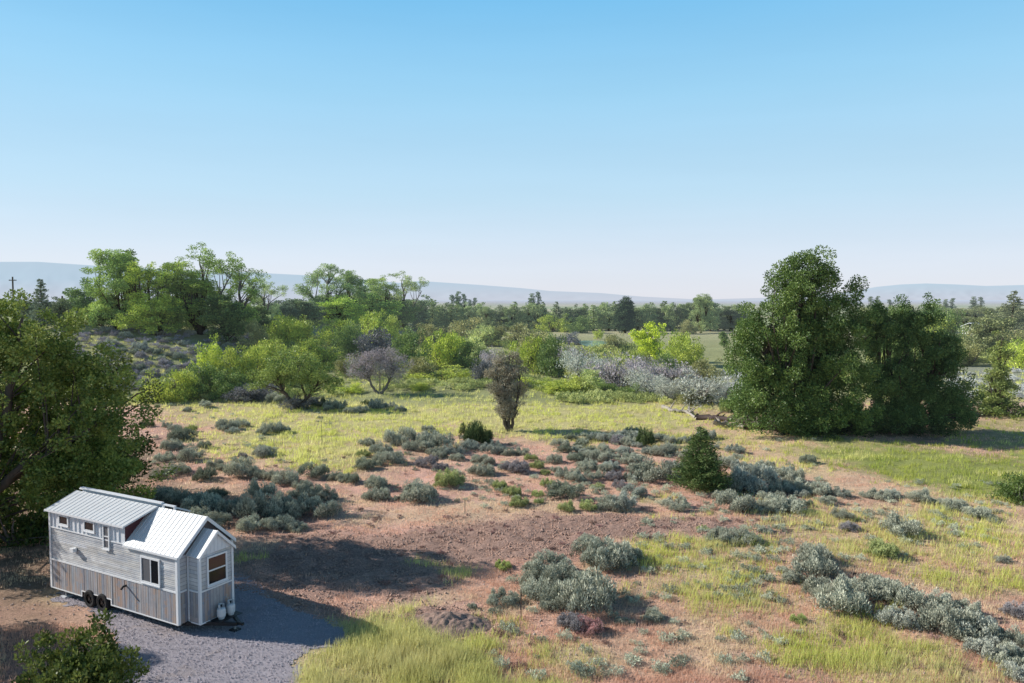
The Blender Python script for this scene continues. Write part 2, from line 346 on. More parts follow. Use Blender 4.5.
tree_kind('apple', 505, [[(0, 0, 0, .2), (-.5, 0, .8, .17), (-1.2, 0, 1.8, .12), (-1.6, 0, 3, .05)], [(.1, 0, 0, .2), (.8, 0, .9, .16), (1.4, 0, 1.7, .12), (2, 0, 2.8, .05)], [(.8, .1, .9, .12), (.5, 0, 2, .09), (.2, 0, 3.2, .04)]],
          [(-1.9, 0, 3.1, 1.7, 1.7, 1.5), (0, 0, 3.9, 2.0, 2, 1.5), (1.9, 0, 3.1, 1.8, 1.8, 1.5), (.4, 0, 2.7, 2.4, 2, 1.1), (-3.1, 0, 2.3, .9, 1.2, .9), (3.1, 0, 2.2, .9, 1.2, .9)],
          120, .5, 130, .14, .09, n_br=60, shell=.5, br_r=.03, start=(.55, .9))
tree_kind('greywood', 506, [[(0, 0, 0, .16), (-.6, 0, .7, .13), (-1.0, 0, 1.6, .08), (-1.4, 0, 3, .03)], [(.1, 0, 0, .16), (.7, 0, .7, .13), (1.1, 0, 1.6, .09), (1.8, 0, 3, .03)]],
          [(-1.5, 0, 3.0, 1.5, 1.5, 1.5), (.2, 0, 3.6, 1.6, 1.6, 1.3), (1.7, 0, 2.9, 1.6, 1.6, 1.3), (0, 0, 2.2, 2, 1.5, .9)],
          130, .5, 110, .2, .035, SAGE, BARK_GREY, n_br=90, up=.5, br_r=.025, start=(.5, .9))
tree_kind('snag', 507, [[(0, 0, 0, .16), (-.45, 0, 1.6, .12), (-.8, 0, 3.5, .08), (-.7, 0, 5.6, .03)], [(.1, 0, 0, .16), (.15, 0, 1.8, .13), (.1, 0, 4, .1), (.2, 0, 6.4, .03)], [(.25, 0, 0, .15), (.7, 0, 1.7, .11), (1.05, 0, 3.6, .07), (1.0, 0, 5.2, .03)], [(0, .1, 0, .14), (-.15, .2, 2, .1), (-.3, .2, 4.6, .03)]],
          [(-.7, 0, 4.4, .85, .9, 1.9), (.2, 0, 5.5, 1.0, .9, 1.3), (1.0, 0, 4.0, .75, .8, 1.9), (.1, 0, 3.2, 1.25, .9, 1.9), (0, 0, 1.9, .9, .8, 1.1)],
          230, .36, 120, .15, .05, SAGE, BARK, n_br=90, up=.5, br_r=.03, start=(.5, .95))
tree_kind('slender', 508, [[(0, 0, 0, .2), (0, 0, 4, .13), (.1, 0, 8.4, .03)]],
          [(0, 0, 2, 1.8, 1.8, 1.8), (0, 0, 4.2, 1.3, 1.3, 1.8), (.1, 0, 6.2, .8, .8, 1.6), (.1, 0, 7.9, .4, .4, 1.2), (-.9, 0, 1, 1.4, 1.4, 1)], 150, .45, 110, .17, .11, n_br=40, up=.4)

def warm(c): return (min(.6, c[0] * 1.6), min(.62, c[1] * 1.5), c[2] * 1.05)
def put_tree(kind, px=0, by=0, hpx=0, wpx=None, c=(.07, .12, .03), label='', cat='tree', group=None, name='tree', rot=None, xyz=None, parts=True, trunkname='trunk', crown='crown'):
    k = KINDS[kind]
    x, y, z = xyz if xyz else at(px, by)
    s = hpx * (y / FPX) / k.h; sx = s if wpx is None else wpx * (y / FPX) / k.w
    rot = rng.random() * 6.28 if rot is None else rot
    root = link(name, None, loc=(x, y, z - .06)); root.rotation_euler.z = rot; root.scale = (sx, sx, s) if rot else (sx, (sx + s) / 2, s)
    tag(root, label, cat, group)
    link(crown, k.crown, root, color=warm(c) if c[1] > c[0] * 1.15 else c); link(trunkname, k.trunk, root)
    return root

# ------------------------------------------------------------------ ground
ORD = ['leftmost', 'second from the left', 'third from the left', 'fourth from the left', 'fifth from the left', 'sixth from the left', 'seventh from the left', 'eighth from the left',
       'ninth from the left', 'tenth from the left', 'eleventh from the left', 'twelfth from the left', 'thirteenth from the left', 'fourteenth from the left', 'fifteenth from the left', 'sixteenth from the left',
       'seventeenth from the left', 'eighteenth from the left', 'nineteenth from the left', 'twentieth from the left']
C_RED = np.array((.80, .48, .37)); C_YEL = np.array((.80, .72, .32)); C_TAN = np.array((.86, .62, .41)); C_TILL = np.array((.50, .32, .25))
C_GRN = np.array((.36, .40, .12)); C_LITTER_SHADE = np.array((.30, .21, .15)); C_MID = np.array((.36, .36, .16)); C_SAG = np.array((.36, .37, .34)); C_FAR = np.array((.46, .47, .23))
def ell(px, py, cx, cy, rx, ry, rot=0):
    a = radians(rot); dx = px - cx; dy = py - cy; X = dx * cos(a) + dy * sin(a); Y = -dx * sin(a) + dy * cos(a)
    return (X / rx) ** 2 + (Y / ry) ** 2
YEL = [(400, 662, 92, 46, 0, 1), (330, 690, 40, 20, 0, 1), (500, 690, 70, 22, 0, .8), (436, 570, 36, 15, 0, 1), (425, 585, 25, 12, 0, .8), (705, 572, 85, 34, 10, .75), (690, 545, 55, 10, 8, .8), (745, 600, 60, 22, 5, .7),
       (870, 655, 105, 25, 8, .9), (820, 640, 50, 14, 0, .8), (935, 680, 90, 20, 0, .6), (900, 545, 120, 26, 8, .7), (960, 530, 80, 34, 0, .7), (960, 582, 60, 12, 8, .7), (820, 522, 80, 20, 8, .65), (745, 548, 40, 9, 0, .7),
       (560, 415, 190, 24, 0, 1), (390, 415, 110, 26, 0, 1), (300, 430, 90, 32, 8, .95), (230, 415, 60, 16, 0, .7), (300, 455, 70, 14, 0, .9), (180, 408, 26, 8, 0, .6), (800, 450, 80, 9, 8, .7), (720, 440, 60, 9, 0, .8), (760, 462, 60, 8, 10, .6),
       (205, 440, 30, 6, 0, .5), (250, 558, 22, 6, 0, .5), (60, 560, 40, 12, 0, .5), (40, 590, 50, 14, 0, .4), (100, 595, 60, 8, 0, .5), (180, 395, 40, 6, 0, .5), (340, 655, 30, 20, 0, .5), (960, 500, 60, 8, 5, .5), (640, 590, 40, 10, 0, .35), (560, 660, 50, 14, 0, .3)]
GRN = [(925, 464, 115, 20, 9, 1), (1000, 475, 60, 22, 0, 1), (850, 445, 60, 8, 6, .8), (1100, 470, 120, 26, 0, 1), (1000, 432, 80, 14, 0, .6), (640, 436, 70, 4, 0, .7)]
TIL = [(470, 540, 120, 21, -3, 1), (330, 560, 90, 24, 0, 1), (620, 528, 110, 10, 2, 1), (400, 585, 50, 20, 0, .9), (300, 590, 60, 22, 0, .8), (560, 545, 50, 14, -8, .8), (700, 524, 50, 6, 0, .5), (445, 622, 44, 18, 0, 1), (345, 612, 40, 12, 0, .7), (250, 585, 40, 20, 0, .7), (800, 672, 10, 6, 0, .5), (1000, 440, 10, 3, 0, 0)]
TAN = [(450, 512, 90, 10, -4, .8), (540, 505, 70, 7, 0, .5), (860, 480, 110, 14, 10, .7), (930, 515, 100, 22, 5, .5), (306, 668, 20, 30, 0, 1), (345, 628, 22, 9, 20, .9), (280, 600, 30, 6, 10, .6), (395, 612, 45, 9, -15, .8), (690, 405, 60, 6, 0, .9), (100, 590, 80, 16, 0, .8), (730, 640, 60, 20, 0, .4), (280, 545, 60, 8, 0, .6), (960, 640, 60, 20, 20, .5), (640, 655, 80, 16, 0, .4)]
LITTER_SHADE = [(25, 575, 60, 34, 0, 1), (60, 520, 130, 40, 0, 1), (100, 480, 80, 40, 0, 1), (60, 650, 60, 30, 0, .7), (235, 505, 90, 22, 0, .6), (30, 610, 50, 20, 0, .6), (850, 425, 110, 9, 3, 1), (200, 390, 80, 8, 0, .7), (0, 700, 140, 40, 0, .8)]  # leaf litter under trees, plus shade painted in beside the house
SGR = [(700, 385, 60, 14, 0, .8), (985, 385, 60, 16, 0, 1)]
def layer(px, py, lst, x, y, seed, soft=.55):
    w = np.zeros_like(px); n = fbm(x / 3.2, y / 3.2, seed, 4) - .5; n2 = fbm(x / .7, y / .7, seed + 5, 2) - .5
    for cx, cy, rx, ry, rot, s in lst:
        e = np.sqrt(ell(px, py, cx, cy, rx, ry, rot)) + n * 1.25 + n2 * .5
        w = np.maximum(w, s * (1 - sstep(1 - soft, 1 + soft, e)))
    return w
def fields(x, y):
    px, py = to_px(x, y)
    W = {'Y': layer(px, py, YEL, x, y, 40), 'G': layer(px, py, GRN, x, y, 50), 'K': layer(px, py, TIL, x, y, 60, .3), 'T': layer(px, py, TAN, x, y, 70), 'L': layer(px, py, LITTER_SHADE, x, y, 80), 'S': layer(px, py, SGR, x, y, 90)}
    # broad bands by distance
    W['M'] = sstep(88, 100, y + 10 * (fbm(x / 12, y / 12, 33) - .5)); W['F'] = sstep(190, 330, y); W['H'] = sstep(900, 3500, y)
    W['Y'] = np.maximum(W['Y'] * (1 - .35 * (px > 600) * (y < 75)), .5 * sstep(.57, .72, fbm(x / 4.5, y / 2.2, 44)) * (px > 640) * (y < 90))
    W['Y'] *= (1 - W['K']) * (1 - .9 * W['L']); W['G'] *= 1 - W['L'] * .6
    return px, py, W
def ground_color(x, y):
    px, py, W = fields(x, y)
    c = np.broadcast_to(C_RED, (len(x), 3)).copy()
    t = fbm(x / 6, y / 6, 21)[:, None]; c = c * (.82 + .36 * t); c = c + (C_TAN - c) * (sstep(.45, .7, fbm(x / 3, y / 3, 23)) * .4)[:, None]
    def over(cc, w):
        nonlocal c; c = c + (cc - c) * np.clip(w, 0, 1)[:, None]
    over(C_TAN, W['T']); over(C_YEL * .85, W['Y'] * .9); over(C_LITTER_SHADE, W['L'] * .9)
    mid = C_MID + (C_FAR - C_MID) * (fbm(x / 18, y / 18, 35)[:, None] * .9)
    c = c + (mid - c) * W['M'][:, None]; over(C_SAG, W['S'] * .8)
    over(C_GRN, W['G'] * .95); over(C_TILL * 1.0, W['K'])
    field = sstep(.5, .56, vnoise(x / 90, y / 140, 77))[:, None]
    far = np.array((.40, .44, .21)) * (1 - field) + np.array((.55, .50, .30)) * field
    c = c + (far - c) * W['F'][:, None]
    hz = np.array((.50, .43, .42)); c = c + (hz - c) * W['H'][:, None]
    return c
def axis(a, b, step, lo, hi, g):
    v = list(np.arange(a, b, step)); s = step; x = v[-1]
    while x < hi: s *= g; x += s; v.append(x)
    s = step; x = v[0]; pre = []
    while x > lo: s *= g; x -= s; pre.append(x)
    return np.array(pre[::-1] + v)
xs = axis(-30, 42, .22, -24000, 24000, 1.045); ys = axis(20, 62, .22, -60, 30000, 1.03)
X, Y = np.meshgrid(xs, ys); x = X.ravel(); y = Y.ravel(); nx = len(xs); ny = len(ys)
Z = terrain(x, y); Kw = fields(x, y)[2]['K']; Z = Z + Kw * ((fbm(x / .3, y / .3, 91, 3) - .5) * .3 + .05) * (1 - np.exp(-(((x + 13.5) / 9) ** 2 + ((y - 28.5) / 5) ** 2) ** 2))
i = (np.arange(ny - 1)[:, None] * nx + np.arange(nx - 1)[None]).ravel()
F = np.stack([i, i + 1, i + nx + 1, i + nx], 1)
m, nt, out = mat('ground')
tc = nd(nt, 'ShaderNodeTexCoord'); v = tc.outputs['Object']; ac = nd(nt, 'ShaderNodeAttribute', attribute_name='gcol')
n1 = noise(nt, v, 1.4, 6, .75); GROUND_M = m; n2 = noise(nt, v, 9., 5, .8); n3 = noise(nt, v, .12, 3)
k = mth(nt, 'MULTIPLY_ADD', n1, .9, .55); k = mth(nt, 'MULTIPLY', k, mth(nt, 'MULTIPLY_ADD', n2, 2.3, -.15)); k = mth(nt, 'MULTIPLY', k, mth(nt, 'MULTIPLY_ADD', n3, .4, .8))
vm = nd(nt, 'ShaderNodeVectorMath', operation='SCALE'); nt.links.new(ac.outputs['Color'], vm.inputs[0]); nt.links.new(k, vm.inputs['Scale'])
p = nd(nt, 'ShaderNodeBsdfPrincipled'); p.inputs['Roughness'].default_value = .95; p.inputs['Specular IOR Level'].default_value = .05
nt.links.new(vm.outputs[0], p.inputs['Base Color'])
b = nd(nt, 'ShaderNodeBump'); b.inputs['Strength'].default_value = .8; b.inputs['Distance'].default_value = .12; nt.links.new(n2, b.inputs['Height']); nt.links.new(b.outputs[0], p.inputs['Normal'])
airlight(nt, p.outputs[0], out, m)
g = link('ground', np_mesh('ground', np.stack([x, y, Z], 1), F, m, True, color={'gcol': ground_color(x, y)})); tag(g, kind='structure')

# gravel driveway: an irregular sheet just above the ground
poly = [at(*q)[:2] for q in [(60, 730), (150, 760), (288, 760), (292, 715), (298, 683), (303, 658), (350, 642), (338, 624), (280, 604), (262, 588), (238, 570), (205, 562), (60, 592), (52, 600), (90, 612), (118, 640), (118, 670), (90, 700)]]
def in_poly(x, y, P):
    ins = np.zeros(len(x), bool); n = len(P)
    for a in range(n):
        x1, y1 = P[a]; x2, y2 = P[(a + 1) % n]
        cnd = ((y1 > y) != (y2 > y)) & (x < (x2 - x1) * (y - y1) / (y2 - y1 + 1e-12) + x1); ins ^= cnd
    return ins
gx = np.arange(-21.5, -4, .09); gy = np.arange(19, 35, .09); X, Y = np.meshgrid(gx, gy); x = X.ravel(); y = Y.ravel()
wx = x + (fbm(x / .6, y / .6, 141) - .5) * 1.1 + (vnoise(x / .13, y / .13, 143) - .5) * .5; wy = y + (fbm(x / .6, y / .6, 142) - .5) * .9
ins = in_poly(wx, wy, poly).reshape(X.shape)
cell = ins[:-1, :-1] & ins[1:, :-1] & ins[:-1, 1:] & ins[1:, 1:]; ii = np.argwhere(cell); n = len(gx); i = ii[:, 0] * n + ii[:, 1]
F = np.stack([i, i + 1, i + n + 1, i + n], 1); used, inv = np.unique(F, return_inverse=True)
zz = terrain(x, y)[used] + .012 + .015 * fbm(x[used] / .3, y[used] / .3, 150)
GRAVEL, nt, out = mat('gravel'); tc = nd(nt, 'ShaderNodeTexCoord'); v = tc.outputs['Object']
mp = nd(nt, 'ShaderNodeMapping'); mp.inputs['Rotation'].default_value = (0, 0, radians(28)); mp.inputs['Scale'].default_value = (.25, 1.6, 1); nt.links.new(v, mp.inputs[0])
f1 = noise(nt, v, 16, 5, .85); f2 = noise(nt, mp.outputs[0], 1.6, 4); f3 = noise(nt, v, .5, 3)
vo = nd(nt, 'ShaderNodeTexVoronoi'); vo.inputs['Scale'].default_value = 22; nt.links.new(v, vo.inputs['Vector'])
c1 = mixc(nt, (.26, .235, .255), (.68, .61, .645), f1); c1 = mixc(nt, c1, (.46, .36, .30), mth(nt, 'MULTIPLY', sst := mth(nt, 'GREATER_THAN', f3, .62), .25)); c1 = mixc(nt, c1, mixc(nt, (.6, .6, .6), (1.35, 1.35, 1.35), f2), .6, 'MULTIPLY')
p = nd(nt, 'ShaderNodeBsdfPrincipled'); p.inputs['Roughness'].default_value = .95; p.inputs['Specular IOR Level'].default_value = .1; nt.links.new(c1, p.inputs['Base Color'])
b = nd(nt, 'ShaderNodeBump'); b.inputs['Strength'].default_value = .6; b.inputs['Distance'].default_value = .05; nt.links.new(f1, b.inputs['Height']); nt.links.new(b.outputs[0], p.inputs['Normal']); nt.links.new(p.outputs[0], out.inputs[0])
tag(link('driveway', np_mesh('driveway', np.stack([x[used], y[used], zz], 1), inv.reshape(-1, 4), GRAVEL, True)), kind='structure')

# ------------------------------------------------------------------ grass (nobody could count the blades)
gm, nt, out = mat('grass_blade'); ac = nd(nt, 'ShaderNodeAttribute', attribute_name='bcol')
d = nd(nt, 'ShaderNodeBsdfDiffuse'); t = nd(nt, 'ShaderNodeBsdfTranslucent'); mx = nd(nt, 'ShaderNodeMixShader'); mx.inputs[0].default_value = .5
nt.links.new(ac.outputs['Color'], d.inputs['Color']); nt.links.new(ac.outputs['Color'], t.inputs['Color']); nt.links.new(d.outputs[0], mx.inputs[1]); nt.links.new(t.outputs[0], mx.inputs[2]); nt.links.new(mx.outputs[0], out.inputs[0])
def blades(name, n_try, wfun, hfun, cfun, seed, ymax=100, per=7, spread=.16, wid=.0008):
    r = np.random.default_rng(seed)
    yy = 1 / (1 / 20. + (1 / ymax - 1 / 20.) * r.random(n_try)); xx = (r.random(n_try) * 1.5 - .75) * yy      # more tufts near by
    px, py, W = fields(xx, yy); w = wfun(W, xx, yy); keep = r.random(n_try) < w; keep &= ~in_poly(xx, yy, poly) & ~((abs(xx + 15) < 7) & (abs(yy - 31.5) < 2))
    xx, yy, w = xx[keep], yy[keep], w[keep]
    idx = np.repeat(np.arange(len(xx)), per); n = len(idx); D = yy[idx]
    bx = xx[idx] + r.normal(size=n) * spread; by = yy[idx] + r.normal(size=n) * spread; bz = terrain(bx, by)
    h = hfun(xx, yy)[idx] * (.55 + .7 * r.random(n)); wd = wid * (D ** .85) * (.7 + .8 * r.random(n)) * 1.7
    a = r.random(n) * 6.28; lean = h[:, None] * (.12 + .4 * r.random(n))[:, None] * np.stack([np.cos(a), np.sin(a)], 1); lean[:, 0] += h * .1
    sa = r.random(n) * 6.28; sx = np.cos(sa) * wd / 2; sy = np.sin(sa) * wd / 2
    V = np.stack([np.stack([bx - sx, by - sy, bz - .02], 1), np.stack([bx + sx, by + sy, bz - .02], 1), np.stack([bx + lean[:, 0], by + lean[:, 1], bz + h], 1)], 1).reshape(-1, 3)
    tc_ = r.random(len(xx))[idx]; c = cfun(xx, yy, W, keep)[idx] * (.7 + .3 * tc_ + .35 * r.random(n))[:, None]
    return tag(link(name, np_mesh(name, V, np.arange(3 * n).reshape(-1, 3), gm, color={'bcol': np.repeat(c, 3, 0)})), None, None, None, 'stuff')
def patch(x, y, s, a=.35, b=.75, sc=1.1): return .25 + .75 * sstep(a, b, fbm(x / sc, y / sc, s))
def ycol(x, y, W, k):
    t = fbm(x / 3.5, y / 3.5, 61)[:, None]; near = sstep(60, 22, y)[:, None]
    c = np.array((.93, .82, .46)) * (1 - t) + np.array((.80, .86, .16)) * t; return c * (1 - .15 * near)
o = blades('tall_grass', 210000, lambda W, x, y: np.clip(W['Y'] - .12, 0, 1) * patch(x, y, 5) * (1 - W['M']) + .5 * W['M'] * patch(x, y, 5), lambda x, y: .14 + .40 * fbm(x / 1.7, y / 1.7, 8) + .15 * sstep(85, 110, y) + .22 * np.exp(-((x + 3.6) / 2.4) ** 2 - ((y - 26.8) / 2.2) ** 2), ycol, 1, ymax=135)
tag(o, 'tall yellow green grass in patches across the meadow', 'grass')
o = blades('dry_grass', 150000, lambda W, x, y: np.clip(1 - W['Y'] - W['G'] - W['K'] * 1.1 - .6 * W['L'], 0, 1) * patch(x, y, 6, .35, .7, .8) * (1 - W['M']) * .8, lambda x, y: .08 + .14 * fbm(x / 1.2, y / 1.2, 9),
           lambda x, y, W, k: (np.array((.88, .57, .42)) + (np.array((.95, .76, .52)) - np.array((.88, .57, .42))) * sstep(.42, .66, fbm(x / 2.4, y / 2.4, 71))[:, None]), 2, per=6)
tag(o, 'short dry reddish grass covering the open ground', 'grass')
o = blades('green_grass', 60000, lambda W, x, y: W['G'] * patch(x, y, 7), lambda x, y: .18 + .3 * fbm(x / 1.7, y / 1.7, 10), lambda x, y, W, k: np.array((.44, .54, .12)) + np.array((.20, .08, .04)) * fbm(x / 2, y / 2, 19)[:, None], 3, ymax=110)
tag(o, 'lush green grass beside and behind the big dark trees', 'grass')
# clods of soil on the tilled strip
r = np.random.default_rng(5); n = 200000; yy = 22 + 40 * r.random(n); xx = -20 + 45 * r.random(n); W = fields(xx, yy)[2]; kp = (r.random(n) < W['K'] * .8) & ~in_poly(xx, yy, poly); xx, yy = xx[kp], yy[kp]; n = len(xx)
s = (.015 + .05 * r.random(n) ** 3); base = np.array([(1, 0, 0), (-1, 0, 0), (0, 1, 0), (0, -1, 0), (0, 0, 1), (0, 0, -1)], float)
V = base[None] * (s[:, None, None] * (.6 + .8 * r.random((n, 6, 1)))); V = V + np.stack([xx, yy, terrain(xx, yy) + .06], 1)[:, None]
tri = np.array([(0, 2, 4), (2, 1, 4), (1, 3, 4), (3, 0, 4), (2, 0, 5), (1, 2, 5), (3, 1, 5), (0, 3, 5)])
F = (np.arange(n)[:, None, None] * 6 + tri[None]).reshape(-1, 3)
SOIL = simple('soil', (.56, .37, .29), .95, .05, 3, .4, bump=.5)
tag(link('soil_clods', np_mesh('soil_clods', V.reshape(-1, 3), F, SOIL)), 'loose brown clods on the strip of tilled soil', 'soil', None, 'stuff')

# loose stones: gravel lying on the driveway and a few pale stones beside it
def stones(name, label, n, inside, col_, smin, smax, seed, box, zoff):
    r = np.random.default_rng(seed); xx = box[0] + (box[1] - box[0]) * r.random(n); yy = box[2] + (box[3] - box[2]) * r.random(n)
    jx = xx + r.normal(size=n) * .12; jy = yy + r.normal(size=n) * .12; kp = in_poly(jx, jy, poly) == inside
    if not inside: kp &= r.random(n) < .15
    xx, yy = xx[kp], yy[kp]; n = len(xx); s = smin + (smax - smin) * r.random(n) ** 4
    V = base[None] * (s[:, None, None] * (.6 + .8 * r.random((n, 6, 1)))) + np.stack([xx, yy, terrain(xx, yy) + zoff], 1)[:, None]
    F = (np.arange(n)[:, None, None] * 6 + tri[None]).reshape(-1, 3)
    return tag(link(name, np_mesh(name, V.reshape(-1, 3), F, simple(name, col_, .9, .15, 2.5, .55))), label, 'gravel', None, 'stuff')
stones('loose_gravel', 'loose grey gravel stones lying over the driveway', 80000, True, (.58, .52, .55), .008, .032, 61, (-20, -4, 19, 35), .05)
stones('scattered_stones', 'small pale stones scattered over the ground around the driveway', 60000, False, (.55, .44, .38), .015, .06, 62, (-22, 20, 20, 45), .02)

# ------------------------------------------------------------------ sagebrush
SG = []
for i in range(8):
    r = np.random.default_rng(900 + i); P = []; D = []; T = []; nl = 15 + i % 4 * 4
    for _ in range(nl):
        a = r.random() * 6.28; q = .43 * sqrt(r.random()); c = np.array([q * cos(a), q * sin(a) * .85, 0]); rr = .10 + .09 * r.random(); hh = (.18 + .30 * r.random()) * (1 - .6 * q); n = 430
        d = unit(r.normal(size=(n, 3))); d[:, 2] = abs(d[:, 2]); d = unit(d); u = .45 + .6 * r.random(n) ** .55
        # sprigs: a little tuft around each of 14 shoot tips
        k = r.integers(0, 14, n); tips = unit(r.normal(size=(14, 3))); tips[:, 2] = abs(tips[:, 2]) + .25; tips = unit(tips); d = unit(tips[k] * 1.5 + d * .7)
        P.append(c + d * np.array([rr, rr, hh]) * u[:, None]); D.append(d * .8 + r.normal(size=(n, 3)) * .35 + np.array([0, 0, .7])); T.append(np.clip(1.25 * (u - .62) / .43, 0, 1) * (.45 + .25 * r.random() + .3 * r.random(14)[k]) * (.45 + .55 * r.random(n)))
    P = np.concatenate(P); D = np.concatenate(D); T = np.concatenate(T); n = len(P)
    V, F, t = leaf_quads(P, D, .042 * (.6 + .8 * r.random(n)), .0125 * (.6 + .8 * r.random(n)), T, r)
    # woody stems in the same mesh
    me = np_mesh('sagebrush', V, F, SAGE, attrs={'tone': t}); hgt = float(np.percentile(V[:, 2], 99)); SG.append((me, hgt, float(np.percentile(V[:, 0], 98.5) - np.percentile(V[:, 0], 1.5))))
C_SAGE = dict(s=(.315, .32, .245), b=(.305, .32, .265), g=(.30, .33, .14), p=(.27, .245, .24), d=(.09, .12, .05), k=(.22, .235, .17), l=(.335, .34, .28), r=(.42, .24, .22), y=(.30, .34, .12))
ADJ = dict(s='grey green sagebrush', b='blue grey sagebrush', g='fresh green low bush', p='purplish grey sagebrush', d='small dark green bush', k='dark grey sagebrush', l='pale grey sagebrush', r='reddish dry low bush', y='yellow green low bush')
NM = dict(g='low_bush', d='low_bush', r='low_bush', y='low_bush')
def sage(px, by, wpx, c='s', label='', group=None, hf=1., j=None):
    wpx *= 1.03 if wpx < 40 else .93
    j = int(rng.integers(0, len(SG))) if j is None else j
    me, h0, w0 = SG[j]; x, y, z = at(px, by - wpx * .07); w = wpx * y / FPX
    o = link(NM.get(c, 'sagebrush'), me, loc=(x, y, z - .03), color=np.array(C_SAGE[c]) * (.9 + .2 * rng.random()))
    s = w / w0; o.scale = (s, s, min(s, 1.35 / h0) * hf * (.95 + .25 * rng.random())); o.rotation_euler.z = rng.random() * 6.28
    return tag(o, label, 'bush' if c in NM else 'sagebrush', group)
